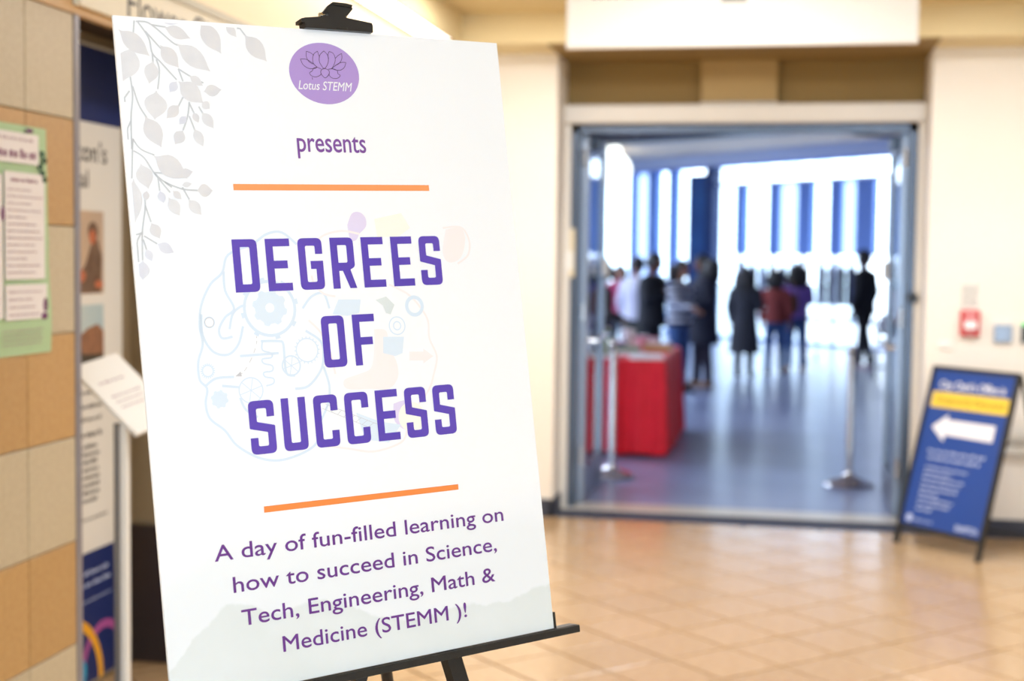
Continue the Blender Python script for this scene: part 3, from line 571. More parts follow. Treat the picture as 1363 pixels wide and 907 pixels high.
b = MB(); text(b, 'Temporarily Relocated', 0.068, 0.54, 0.803, 0.052, 0.0085, M=Mf, off=0.008); b.build('lettering', mat('olive_ink', (150, 122, 20), 0.5), t, fix=False)
b = MB(); b.poly([[(0.086, 0.665), (0.186, 0.59), (0.186, 0.628), (0.512, 0.624), (0.512, 0.712), (0.186, 0.712), (0.186, 0.742)]], 0.0075, Mf); b.build('arrow_print', M_wink, t, fix=False)
b = MB(); rs = random.Random(8); scribble(b, 0.10, 0.50, 0.525, 0.022, 0.0075, rs, M=Mf); scribble(b, 0.11, 0.47, 0.488, 0.022, 0.0075, rs, M=Mf)
for i, x1 in enumerate((0.40, 0.30, 0.39, 0.37, 0.36, 0.24, 0.35, 0.33, 0.22)): scribble(b, 0.105, x1, 0.435 - i * 0.029, 0.016, 0.0075, rs, M=Mf)
b.build('lettering', M_pink, t, fix=False)
b = MB(); b.poly([circ(0.075, 0.152, 0.022, n=18)], 0.0075, Mf); text(b, 'BRAMPTON', 0.40, 0.545, 0.134, 0.046, 0.0075, M=Mf, off=0.02); scribble(b, 0.112, 0.25, 0.142, 0.012, 0.0075, rs, M=Mf); b.build('emblem', M_pink, t, fix=False)
# rear legs
topL = A + up * (HF - 0.01); topR = topL + e * WF
back = -n0
b = MB()
for p in (topL + e * 0.012, topR - e * 0.012):
    ft = V((p.x, p.y, 0)) - n0 * (-0.0) + back * 0.0
    foot = V((p.x, p.y, 0)) + (-n0) * (0.30)
    b.tube([p - base - n0 * 0.015, foot - base], 0.010, 8)
b.build('rear_frame', M_black, t)
pL = topL - n0 * 0.22; 
b = MB()
fl = V((topL.x, topL.y, 0)) - n0 * 0.285; fr_ = V((topR.x, topR.y, 0)) - n0 * 0.285
b.tube([fl + V((0, 0, 0.05)) - base, fr_ + V((0, 0, 0.05)) - base], 0.009, 8); b.build('rear_crossbar', M_black, t)

# ------------------------------------------------------------------ poster
PO = V((-0.76255, 1.68283, 0.95627)); PX = V((0.71101237, 0.7024201, 0.03267135)); PU = V((-0.12637948, 0.08194348, 0.98859167)); PN = PX.cross(PU)
M_poster_local = Matrix(((PX.x, PU.x, PN.x, PO.x), (PX.y, PU.y, PN.y, PO.y), (PX.z, PU.z, PN.z, PO.z), (0, 0, 0, 1)))
PWd, PHt = 0.6096, 0.9144
HILL = [(0, .045), (.03, .075), (.09, .118), (.16, .1), (.22, .105), (.30, .075), (.37, .055), (.42, .06), (.47, .06), (.53, .055), (.57, .065), (.61, .07)]
def poster_mat():
    m = bpy.data.materials.new('poster_paper'); m.use_nodes = True; nt = m.node_tree; p = nt.nodes['Principled BSDF']
    p.inputs['Roughness'].default_value = 0.4; p.inputs['Coat Weight'].default_value = 0.08
    N = nt.nodes.new; L = nt.links.new
    tc = N('ShaderNodeTexCoord'); sp = N('ShaderNodeSeparateXYZ'); L(tc.outputs['Object'], sp.inputs[0])
    def math_(op, a, b=None, c=None):
        n = N('ShaderNodeMath'); n.operation = op
        for i, x in enumerate((a, b, c)):
            if x is None: continue
            if isinstance(x, (int, float)): n.inputs[i].default_value = x
            else: L(x, n.inputs[i])
        return n.outputs[0]
    def smooth(x, a, b):
        n = N('ShaderNodeMapRange'); n.interpolation_type = 'SMOOTHSTEP'; n.inputs['From Min'].default_value = a; n.inputs['From Max'].default_value = b; L(x, n.inputs['Value']); return n.outputs['Result']
    def noise_(scale, det=4, st=(1, 1, 1)):
        mp = N('ShaderNodeMapping'); mp.inputs['Scale'].default_value = st; L(tc.outputs['Object'], mp.inputs['Vector'])
        n = N('ShaderNodeTexNoise'); n.inputs['Scale'].default_value = scale; n.inputs['Detail'].default_value = det; L(mp.outputs['Vector'], n.inputs['Vector']); return n.outputs['Fac']
    def mix(f, a, b):
        n = N('ShaderNodeMix'); n.data_type = 'RGBA'; L(f, n.inputs[0])
        for i, x in ((6, a), (7, b)):
            if isinstance(x, tuple): n.inputs[i].default_value = lin(x)
            else: L(x, n.inputs[i])
        return n.outputs[2]
    v = sp.outputs['Y']; u = sp.outputs['X']
    col = mix(smooth(v, 0.26, 0.10), (246, 249, 254), (236, 241, 249))
    # two watercolour hills along the foot of the sheet
    def curve(pts):
        n = N('ShaderNodeFloatCurve'); c = n.mapping.curves[0]; q = pts
        c.points[0].location = (q[0][0] / 0.61, q[0][1]); c.points[1].location = (q[-1][0] / 0.61, q[-1][1])
        for a_, b_ in q[1:-1]: c.points.new(a_ / 0.61, b_)
        n.mapping.update(); L(math_('DIVIDE', u, 0.61), n.inputs['Value']); return n.outputs[0]
    wob = math_('MULTIPLY', math_('SUBTRACT', noise_(38, 6), 0.5), 0.022)
    h1 = math_('ADD', curve([(0, .165), (.15, .20), (.3, .17), (.45, .19), (.61, .17)]), wob)
    col = mix(math_('MULTIPLY', smooth(math_('SUBTRACT', h1, v), -0.02, 0.03), 0.5), col, (234, 239, 243))
    h2 = math_('ADD', curve(HILL), wob)
    blot = math_('ADD', math_('MULTIPLY', noise_(9.0, 6), 0.8), 0.2)
    col = mix(math_('MULTIPLY', smooth(math_('SUBTRACT', h2, v), -0.001, 0.004), blot), col, (216, 224, 224))
    L(col, p.inputs['Base Color'])
    return m
poster = MB(); poster.box((0, 0, -0.005), (PWd, PHt, 0.0)); poster = poster.build('poster', poster_mat(), M=M_poster_local)
tag(poster, 'large white event poster with purple title lettering clipped to the black easel', 'poster')
w0 = 0.00025
K = 0.001
# leaves printed in the corner
leaf_m = [mat('grey_leaf_ink_a', (216, 217, 223), 0.5, rgb2=(228, 228, 232), scale=30), mat('grey_leaf_ink_b', (226, 224, 226), 0.5, rgb2=(214, 215, 222), scale=26), mat('grey_leaf_ink_c', (214, 217, 230), 0.5, rgb2=(226, 228, 238), scale=26)]
stem_m = mat('grey_stem_ink', (204, 208, 214), 0.5, var=0.04, scale=50)
def leaf_poly(a, bq, w):
    a = V(a); bq = V(bq); d = bq - a; L = d.length; d /= L; q = V((-d.y, d.x)); prof = [(0, 0.015), (0.06, 0.05), (0.12, 0.14), (0.20, 0.30), (0.30, 0.44), (0.42, 0.5), (0.55, 0.49), (0.68, 0.40), (0.79, 0.26), (0.87, 0.14), (0.93, 0.06), (1.0, 0.0)]
    up_ = [a + d * (L * t_) + q * (w * k_) for t_, k_ in prof]; dn = [a + d * (L * t_) - q * (w * k_ * 0.96) for t_, k_ in prof[:-1]]
    return [tuple(p) for p in up_ + dn[::-1]]
def inside(P):
    for nx, ny, c in ((-1, 0, -6.0), (0, 1, 909.0)): P = clip_poly(P, nx, ny, c) if len(P) > 2 else []
    return P
for gi in range(3):
    b = MB()
    for i, (a, bq, w) in enumerate(POSTER['leaves']):
        g_ = 2 if a[1] < 620 or (i % 7 == 6) else (i % 2)
        if g_ != gi: continue
        P = inside(leaf_poly(a, bq, w * 1.85))
        if len(P) > 2: b.poly([[(x * K, y * K) for x, y in P]], w0 + 0.00002 * (i + 1))
    b.build('leaf_print', leaf_m[gi], poster, fix=False)
b = MB()
for i, s_ in enumerate(POSTER['stems']):
    s2 = [(max(x, 6.5) * K, min(y, 908.5) * K) for x, y in spline(s_, 5)]
    b.stroke(s2, 0.0022, w0 + 0.00001)
b.build('stem_print', stem_m, poster, fix=False)
# pale brain drawing
M_pb = mat('faint_blue_ink', (218, 232, 247), 0.5); M_pr = mat('faint_pink_ink', (249, 239, 240), 0.5); M_py = mat('faint_yellow_ink', (250, 248, 238), 0.5)
M_pv = mat('faint_violet_ink', (226, 216, 244), 0.5); M_pg = mat('faint_grey_ink', (218, 226, 228), 0.5); M_pb2 = mat('pale_blue_fill', (222, 235, 249), 0.5); M_dash = mat('thin_grey_ink', (196, 196, 204), 0.5)
b = MB()
for s_ in POSTER['blue']: b.stroke([(x * K, y * K) for x, y in spline(s_, 5)], 0.0034, w0)
for s_ in POSTER['snake']: b.stroke([(x * K, y * K) for x, y in spline(s_, 3)], 0.0022, w0)
for (c, r, wd) in POSTER['rings']: b.stroke([(x * K, y * K) for x, y in circ(c[0], c[1], r, n=40)], wd * K, w0 + 0.00003, closed=True)
for (c, r, _w) in POSTER['rings'][:1]:
    for i in range(8):
        a = 2 * math.pi * i / 8 + 0.2; b.poly([[(c[0] * K + (r + q) * K * math.cos(a + s), c[1] * K + (r + q) * K * math.sin(a + s)) for q, s in ((1, -0.09), (6, -0.09), (6, 0.09), (1, 0.09))]], w0)
for (c, r, _w) in (POSTER['rings'][1], POSTER['rings'][2]):
    for i in range(6): a = math.pi * i / 3 + 0.3; b.stroke([(c[0] * K, c[1] * K), ((c[0] + r * math.cos(a)) * K, (c[1] + r * math.sin(a)) * K)], 0.0011, w0)
for (c, r, _w) in (POSTER['rings'][3], POSTER['rings'][5]):
    for i in range(20): a = 2 * math.pi * i / 20; b.stroke([((c[0] + r * math.cos(a)) * K, (c[1] + r * math.sin(a)) * K), ((c[0] + (r + 3) * math.cos(a)) * K, (c[1] + (r + 3) * math.sin(a)) * K)], 0.0016, w0)
for i in range(4, 12):
    x_, y_ = 111 + 3 * i, 395
b.build('brain_print', M_pb, poster, fix=False)
b = MB()
for (c, r) in POSTER['gears']:
    P = []
    for i in range(48):
        a = 2 * math.pi * i / 48; k_ = 1.0 if (i // 3) % 2 else 0.86; P.append(((c[0] + r * k_ * math.cos(a)) * K, (c[1] + r * k_ * math.sin(a)) * K))
    b.poly([P, [(x * K, y * K) for x, y in circ(c[0], c[1], r * 0.26, n=16)][::-1]] if r > 15 else [P], w0 + 0.00002)
for k_ in ('bluebox', 'bluebox2', 'lightb'): b.poly([[(x * K, y * K) for x, y in POSTER[k_]]], w0 + 0.00001)
b.build('gear_print', M_pb2, poster, fix=False)
b = MB()
for s_ in POSTER['pink']: b.stroke([(x * K, y * K) for x, y in spline(s_, 5)], 0.003, w0 + 0.00002)
for k_ in ('redblob', 'pinkblob'): b.poly([[(x * K, y * K) for x, y in spline(POSTER[k_] + POSTER[k_][:1], 4)[:-1]]], w0)
b.poly([[(x * K, y * K) for x, y in POSTER['arrow']]], w0 + 0.00003)
b.build('pink_print', M_pr, poster, fix=False)
b = MB(); b.poly([[(x * K, y * K) for x, y in POSTER['yblob']]], w0); b.poly([[(x * K, y * K) for x, y in circ(395, 345, 22)]], w0 - 0.00003); b.build('yellow_print', M_py, poster, fix=False)
b = MB(); b.poly([[(x * K, y * K) for x, y in spline(POSTER['bulb'] + POSTER['bulb'][:1], 4)[:-1]]], w0); b.poly([[(x * K, y * K) for x, y in spline(POSTER['lav'] + POSTER['lav'][:1], 4)[:-1]]], w0 - 0.00004); b.build('bulb_print', M_pv, poster, fix=False)
b = MB(); b.poly([[(x * K, y * K) for x, y in POSTER['grey']]], w0 + 0.00004); b.build('grey_print', M_pg, poster, fix=False)
b = MB(); dsh = spline(POSTER['dash'], 6)
for i in range(0, len(dsh) - 2, 4): b.stroke([(x * K, y * K) for x, y in dsh[i:i + 3]], 0.0007, w0 + 0.00006)
b.poly([[(x * K, y * K) for x, y in POSTER['dashhead']]], w0 + 0.00006)
for c, r, _w in POSTER['rings'][4:5]: b.stroke([(x * K, y * K) for x, y in circ(c[0], c[1], r * 0.9, n=20)], 0.0008, w0 + 0.00006, closed=True)
l1, l2 = POSTER['ladder1'], POSTER['ladder2']
for l in (l1, l2): b.stroke([(x * K, y * K) for x, y in l], 0.0005, w0 + 0.00006)
for i in range(8):
    q = (i + 0.5) / 8; b.stroke([((l[0][0] * (1 - q) + l[1][0] * q) * K, (l[0][1] * (1 - q) + l[1][1] * q) * K) for l in (l1, l2)], 0.0005, w0 + 0.00006)
b.build('arrow_print', M_dash, poster, fix=False)

# title letters
h = 73.6; s = 11.3; tt = 10.9; R_ = 8.5; r_ = 2.6
def glyph(ch, w):
    if ch == 'D': return [rnd([(0, 0), (w, 0, R_), (w, h, R_), (0, h)]), rnd([(s, tt, 1), (w - s, tt, r_), (w - s, h - tt, r_), (s, h - tt, 1)])]
    if ch == 'O': return [rnd([(0, 0, R_), (w, 0, R_), (w, h, R_), (0, h, R_)]), rnd([(s, tt, r_), (w - s, tt, r_), (w - s, h - tt, r_), (s, h - tt, r_)])]
    if ch == 'E': return [[(0, 0), (w, 0), (w, tt), (s, tt), (s, 31.5), (w - 5, 31.5), (w - 5, 42.6), (s, 42.6), (s, h - tt), (w, h - tt), (w, h), (0, h)]]
    if ch == 'F': return [[(0, 0), (s, 0), (s, 29.5), (w - 5, 29.5), (w - 5, 40.5), (s, 40.5), (s, h - tt), (w, h - tt), (w, h), (0, h)]]
    if ch == 'U': return [rnd([(0, 0, R_), (w, 0, R_), (w, h), (w - s, h), (w - s, tt, r_), (s, tt, r_), (s, h), (0, h)])]
    if ch == 'C': return [rnd([(0, 0, R_), (w, 0, R_), (w, .31 * h), (w - s, .31 * h), (w - s, tt, r_), (s, tt, r_), (s, h - tt, r_), (w - s, h - tt, r_), (w - s, .69 * h), (w, .69 * h), (w, h, R_), (0, h, R_)])]
    if ch == 'G': return [rnd([(0, 0, R_), (w, 0, R_), (w, .555 * h), (.48 * w, .555 * h), (.48 * w, .40 * h), (w - s, .40 * h), (w - s, tt, r_), (s, tt, r_), (s, h - tt, r_), (w - s, h - tt, r_), (w - s, .69 * h), (w, .69 * h), (w, h, R_), (0, h, R_)])]
    if ch == 'R': return [rnd([(0, 0), (s, 0), (s, .345 * h), (.46 * w, .345 * h), (.72 * w, 0), (w + .6, 0), (.79 * w, .365 * h, 1), (w, .42 * h, 4), (w, h, R_), (0, h)]), rnd([(s, .505 * h, 1), (w - s, .505 * h, r_), (w - s, h - tt, r_), (s, h - tt, 1)])]
    if ch == 'S': return [rnd([(0, 0, R_), (w, 0, R_), (w, .52 * h, 1.5), (s, .605 * h, 1), (s, h - tt, r_), (w - s, h - tt, r_), (w - s, .69 * h), (w, .69 * h), (w, h, R_), (0, h, R_), (0, .485 * h, 1.5), (w - s, .40 * h, 1), (w - s, tt, r_), (s, tt, r_), (s, .31 * h), (0, .31 * h)])]
M_title = mat('purple_title_ink', (82, 60, 178), 0.42, rgb2=(96, 70, 186), scale=7, coat=0.1)
for word, base_y, spots in (('DEGREES', 537.8, ((138.8, 175.4), (187.8, 224.6), (237, 274.6), (287.6, 324.8), (337.5, 373.5), (386.4, 422), (434.0, 470.0))), ('OF', 425.7, ((262.4, 298.6), (311.9, 347.5))),
        ('SUCCESS', 314.2, ((141.3, 178.8), (190.2, 226.9), (239.1, 276.2), (287.7, 325.4), (337.4, 373.6), (385.5, 421.4), (433.4, 469.8)))):
    for ch, (x0, x1) in zip(word, spots):
        b = MB(); b.poly([[((x0 + x) * K, (base_y + y) * K) for x, y in l] for l in glyph(ch, x1 - x0)], 0.0005)
        b.build('title_letter', M_title, poster, fix=False)
M_or = mat('orange_ink', (244, 140, 66), 0.45); M_or2 = mat('light_orange_ink', (250, 158, 96), 0.45)
b = MB(); b.poly([[(.1486, .6797), (.4612, .6797), (.4612, .6885), (.1486, .6885)]], 0.0005); b.build('rule_print', M_or2, poster, fix=False)
b = MB(); b.poly([[(.1514, .2345), (.4625, .2305), (.4628, .2385), (.1517, .2430)]], 0.0005); b.build('rule_print', M_or, poster, fix=False)
M_plum = mat('plum_text_ink', (104, 48, 138), 0.45); M_plum2 = mat('violet_text_ink', (124, 74, 156), 0.45)
b = MB()
text(b, 'A day of fun-filled learning on', .0755, .5365, .1785, .0305, 0.0005, off=0.008, tilt=-0.008)
text(b, 'how to succeed in Science,', .0980, .5195, .1335, .0305, 0.0005, off=0.008, tilt=-0.004)
text(b, 'Tech, Engineering, Math &', .1060, .5115, .0880, .0305, 0.0005, off=0.008, tilt=-0.002)
text(b, 'Medicine (STEMM )!', .1617, .4565, .0434, .0305, 0.0005, off=0.008, tilt=-0.002)
b.build('lettering', M_plum, poster, fix=False)
b = MB(); text(b, 'presents', .2510, .3605, .7358, .0420, 0.0005, off=0.008); b.build('lettering', M_plum2, poster, fix=False)
b = MB(); b.poly([[(x * K, y * K) for x, y in circ(304.6, 850.8, 55.8, 45.0, 48)]], 0.0004); b.build('logo_disc', mat('lilac_ink', (176, 148, 214), 0.45), poster, fix=False)
b = MB()
for s_ in POSTER['petals']: b.stroke([(x * K, y * K) for x, y in spline(s_, 5)], 0.00085, 0.0006)
b.build('lotus_print', mat('dark_plum_ink', (92, 66, 104), 0.5), poster, fix=False)
b = MB(); text(b, 'Lotus STEMM', .2610, .3475, .8262, .0185, 0.0006, off=0.006, shear=0.28); b.build('lettering', M_wink, poster, fix=False)

# ------------------------------------------------------------------ easel
def P3(u, v, w=0.0): return PO + PX * u + PU * v + PN * w
Pm = M_poster_local
foot_c = V((-0.62, 1.98, 0.0))
ea = empty('easel', foot_c, 0, 'black folding metal easel holding up the large white poster', 'easel')
Tm = Matrix.Translation(-foot_c) @ Pm
def eb(name, lo, hi, bev=0.0, m=M_black, par=None, extra=None):
    b = MB(); b.box(lo, hi, Tm, bev)
    if extra: b.box(*extra, Tm)
    return b.build(name, m, par or ea)
ledge = eb('ledge', (-0.044, -0.0125, -0.02), (0.6535, -0.001, 0.0035), 0.0012)
eb('ledge_lip', (-0.044, -0.0125, 0.0035), (0.6535, -0.0015, 0.0075), 0.0008, par=None)
b = MB(); b.poly([rnd([(0.6115, 0.0), (0.6175, 0.0), (0.6175, 0.024, 0.002), (0.6115, 0.024, 0.002)], 3)], 0, Tm)
b = MB(); b.prism(rnd([(0.6118, -0.001), (0.6178, -0.001), (0.6178, 0.0235, 0.002), (0.6118, 0.0235, 0.002)], 3), -0.02, -0.005, Tm); b.build('stop_pin', M_black, ea)
b = MB(); b.prism(rnd([(-0.008, -0.001), (-0.002, -0.001), (-0.002, 0.0235, 0.002), (-0.008, 0.0235, 0.002)], 3), -0.02, -0.005, Tm); b.build('stop_pin', M_black, ea)
apex_v = 0.41
def leg(du, name='leg'):
    """flat tube leg from the hub behind the sheet down to the floor"""
    top = P3(0.3048 + du * 0.04, apex_v, -0.035); a = P3(0.3048 + du * (0.437 - 0.3048), -0.0066, -0.026)
    d = (a - top); k = top.z / -d.z; ft = top + d * k
    b = MB(); dn = d.normalized(); q = PN.cross(dn).normalized()
    sec = lambda p: [p + q * x + PN * z for x, z in ((-0.0155, -0.008), (-0.012, 0.008), (0.012, 0.008), (0.0155, -0.008))]
    b.rings([[v - foot_c for v in sec(top)], [v - foot_c for v in sec(ft + V((0, 0, 0.0)))]])
    o = b.build(name, M_black, ea)
    b = MB(); f2_ = ft - foot_c; b.lathe([(0.016, 0.0), (0.019, 0.006), (0.019, 0.03), (0.014, 0.036)], (f2_.x, f2_.y, 0), 14); b.build('rubber_foot', M_plastic, o, smooth=True)
leg(1); leg(-1)
hub = P3(0.3048, apex_v, -0.04)
# rear leg
rp = P3(0.280, -0.012, -0.03)
rf = V((-0.615, 2.62, 0.0))
b = MB(); b.tube([hub - foot_c, rf - foot_c], 0.010, 10); rl = b.build('leg', M_black, ea, smooth=True)
b = MB(); b.lathe([(0.012, 0), (0.015, 0.006), (0.015, 0.03), (0.011, 0.035)], tuple(rf - foot_c), 12); b.build('rubber_foot', M_plastic, rl, smooth=True)
b = MB(); b.box((0.29, apex_v - 0.03, -0.055), (0.32, apex_v + 0.03, -0.022), Tm, 0.003); b.build('hub', M_plastic, ea)
b = MB(); b.box((0.297, -0.012, -0.03), (0.313, 0.915, -0.014), Tm, 0.002); b.build('mast', M_black, ea)
b = MB(); b.box((0.222, -0.028, -0.028), (0.248, -0.0125, -0.006), Tm, 0.002); b.build('ledge_bracket', M_plastic, ea)
b = MB(); b.prism(rnd([(0.270, -0.0125), (0.291, -0.0125), (0.284, -0.028, 0.003), (0.272, -0.034, 0.003)], 3), -0.026, -0.008, Tm); b.build('clamp_knob', M_plastic, ea)
# top clip
clip = MB()
prof = [(0.2775, 0.9145), (0.3865, 0.9145), (0.3872, 0.924), (0.386, 0.9285), (0.345, 0.9335), (0.315, 0.9338), (0.288, 0.9305), (0.278, 0.9292), (0.2718, 0.9275), (0.2715, 0.9225), (0.277, 0.9225)]
clip.prism(prof, -0.012, 0.008, Tm); clip = clip.build('clip_jaw', M_plastic, ea)
b = MB(); b.box((0.326, 0.9148, 0.0005), (0.344, 0.9185, 0.0088), Tm, 0.0005); b.build('jaw_pad', M_black, clip)
b = MB()
lev = [(0.312, 0.934), (0.347, 0.934), (0.3625, 0.951), (0.361, 0.9565), (0.352, 0.957), (0.33, 0.9575), (0.322, 0.953), (0.314, 0.944)]
b.prism(lev, -0.010, -0.004, Tm); b.prism([(0.318, 0.934), (0.344, 0.934), (0.350, 0.942), (0.318, 0.942)], -0.004, 0.004, Tm)
b.build('clip_lever', M_plastic, clip)
b = MB(); b.prism([(0.324, 0.9545), (0.3605, 0.9535), (0.362, 0.9565), (0.352, 0.9585), (0.33, 0.9588)], -0.012, -0.002, Tm); b.build('lever_edge', M_black, clip)
b = MB(); b.tube([Tm @ V((0.309, 0.939, -0.008)), Tm @ V((0.352, 0.939, -0.008))], 0.0042, 10); b.build('hinge_pin', M_chrome, clip, smooth=True)
# ------------------------------------------------------------------ the hall beyond the doorway
hf = MB(); hf.prism([(-8.1, 8.74), (1.95, 8.74), (1.95, 24.65), (-8.1, 35.25)], -0.06, 0.0); struct('floor_hall', hf, M_hfloor)
hc = MB(); hc.prism([(-8.1, 8.75), (2.1, 8.75), (2.1, 24.55), (-8.1, 35.33)], 3.6, 3.75); struct('ceiling_hall', hc, M_hceil)
hr = MB(); hr.box((1.95, 8.75, 0), (2.1, 24.5, 3.6)); struct('wall_hall_right', hr, M_hwall)
hl = MB(); hl.box((-8.1, 8.75, 0), (-8.0, 35.1, 3.6)); hl.box((-8.0, 8.60, 0), (XL - 0.26, 8.75, 3.6)); struct('wall_hall_left', hl, M_hwall)
bh2 = MB(); bh2.prism([(-3.4, 23.45), (0.2, 20.65), (0.52, 21.05), (-3.08, 23.85)], 3.40, 3.598); bh2.build('ceiling_duct', mat('grey_duct', (66, 62, 62), 0.5, metal=0.2, var=0.1, scale=3))['kind'] = 'structure'
# window wall, set at an angle; s runs along it
WP = V((-4.1, 31.0, 0)); WD = V((5.675, -6.0, 0)).normalized(); WN = V((WD.y, -WD.x, 0))
Mw = Matrix(((WD.x, -WN.x, 0, WP.x), (WD.y, -WN.y, 0, WP.y), (0, 0, 1, 0), (0, 0, 0, 1)))
def wbx(b, s0, s1, z0, z1, d0=-0.06, d1=0.06): return b.box((s0, d0, z0), (s1, d1, z1), Mw)
S0, S1 = -6.0, 8.95
b = MB(); wbx(b, S0, S1, 3.36, 3.6, -0.12, 0.12); bw = b.build('wall_hall_back', M_band); bw['kind'] = 'structure'
w1 = MB(); wbx(w1, S0, S1, 0, 0.05); wbx(w1, S0, S1, 3.31, 3.36); w1 = w1.build('window_1', M_fin); w1['kind'] = 'structure'
fins_full = [(-5.9, -5.6), (-4.6, -4.2), (-3.3, -2.9), (-2.0, -1.5), (-0.5, 0.32), (1.45, 1.66), (2.07, 2.37), (2.74, 2.98)]
for a, c in fins_full:
    b = MB(); wbx(b, a, c, 0.05, 3.31, -0.08, 0.05); b.build('mullion', M_fin, w1)
b = MB(); wbx(b, 3.40, 3.98, 0.05, 3.2, -0.10, 0.05); b.build('column_panel', M_dfin, w1)
b = MB(); wbx(b, 3.98, 4.22, 0.05, 3.31, -0.16, 0.05); b.build('column_panel', mat('navy_panel', (14, 44, 96), 0.5, var=0.05, scale=2), w1)
b = MB(); wbx(b, 4.22, S1, 2.95, 3.0, -0.05, 0.05); b.build('transom', M_band, w1)
fins_low = [(4.77, 5.03), (5.69, 5.97), (6.46, 6.8), (7.25, 7.54), (7.88, 8.3), (8.6, 8.95)]
for a, c in fins_low:
    b = MB(); wbx(b, a, c, 1.62, 2.95, -0.07, 0.05); b.build('mullion', M_fin, w1)
    b = MB(); wbx(b, a + 0.08, a + 0.14, 0.05, 1.62, -0.04, 0.04); b.build('mullion', M_band, w1)
b = MB(); wbx(b, 5.03, S1, 0.42, 0.5, -0.05, 0.05); b.build('transom', M_band, w1)
cuts = [S0] + [x for f_ in fins_full for x in f_] + [3.4]
panes = [(-5.6, -4.6), (-4.2, -3.3), (-2.9, -2.0), (-1.5, -0.5), (0.32, 1.45), (1.66, 2.07), (2.37, 2.74), (2.98, 3.40), (4.22, 4.77), (5.03, 5.69), (5.97, 6.46), (6.8, 7.25), (7.54, 7.88)]
for a, c in panes:
    b = MB(); wbx(b, a, c, 0.05, 3.31, -0.008, 0.0); b.build('pane', M_glass, w1)
M_scrim = mat('pale_blue_blind', (232, 238, 252), 0.8, trans=0.0, var=0.03, scale=2)
# thin blinds let the daylight through
nt = M_scrim.node_tree; pb = nt.nodes['Principled BSDF']; out = nt.nodes['Material Output']
tl = nt.nodes.new('ShaderNodeBsdfTranslucent'); tl.inputs[0].default_value = lin((238, 243, 255)); mx = nt.nodes.new('ShaderNodeMixShader'); mx.inputs[0].default_value = 0.8
nt.links.new(pb.outputs[0], mx.inputs[1]); nt.links.new(tl.outputs[0], mx.inputs[2]); nt.links.new(mx.outputs[0], out.inputs[0])
for a, c, z in ((1.68, 2.05, 0.9), (5.99, 6.44, 1.64), (7.56, 7.86, 1.64)):
    b = MB(); wbx(b, a, c, z, 2.94 if a > 4 else 3.3, -0.03, -0.026); b.build('blind', M_scrim, w1)
gd = MB(); gd.box((-45, 24.0, -0.12), (45, 95, -0.07)); gd = gd.build('ground', M_pave); gd['kind'] = 'structure'

# lamps in the hall
M_globe = mat('globe_lamp', (255, 255, 250), 0.4, emit=(248, 255, 246), estr=2.6)
for gx, gy, gz, r, wds in ((-2.95, 24.2, 3.30, 0.24, 'higher of two white globe lamps hanging under the dark hall ceiling'), (-3.18, 27.0, 3.20, 0.34, 'lower and larger white globe lamp hanging near the hall windows')):
    t = empty('globe_pendant', (gx, gy, gz), 0, wds, 'pendant lamp', 'globe lamps in the hall')
    b = MB(); b.lathe([(r * math.sin(math.pi * i / 12), -r * math.cos(math.pi * i / 12)) for i in range(13)], n=20); b.build('globe', M_globe, t, smooth=True)
    b = MB(); b.tube([(0, 0, r), (0, 0, 3.6 - gz)], 0.012, 8); b.build('rod', M_alu, t)
    b = MB(); b.lathe([(0.07, 0), (0.07, 0.03)], (0, 0, 3.57 - gz), 14); b.build('ceiling_rose', M_alu, t)

# stanchions
def stanchion(x, y, label):
    t = empty('stanchion', (x, y, 0), 0, label, 'stanchion', 'chrome stanchions inside the doorway')
    b = MB(); b.lathe([(0.165, 0), (0.17, 0.008), (0.165, 0.016), (0.14, 0.03), (0.09, 0.05), (0.045, 0.066), (0.032, 0.085), (0.030, 0.10)], n=36); b.build('base', M_chrome, t, smooth=True)
    b = MB(); b.tube([(0, 0, 0.09), (0, 0, 0.90)], 0.0255, 18); b.build('post', M_chrome, t, smooth=True)
    b = MB(); b.lathe([(0.033, 0.0), (0.035, 0.01), (0.035, 0.045), (0.030, 0.06), (0.012, 0.068)], (0, 0, 0.895), 20); b.build('cap', M_chrome, t, smooth=True)
    b = MB(); b.box((-0.014, -0.04, 0.905), (0.014, -0.032, 0.935)); b.build('belt_slot', M_black, t)
stanchion(-1.135, 9.80, 'chrome stanchion standing before the red tablecloth')
stanchion(0.497, 9.86, 'chrome stanchion beside the open door with no table behind')

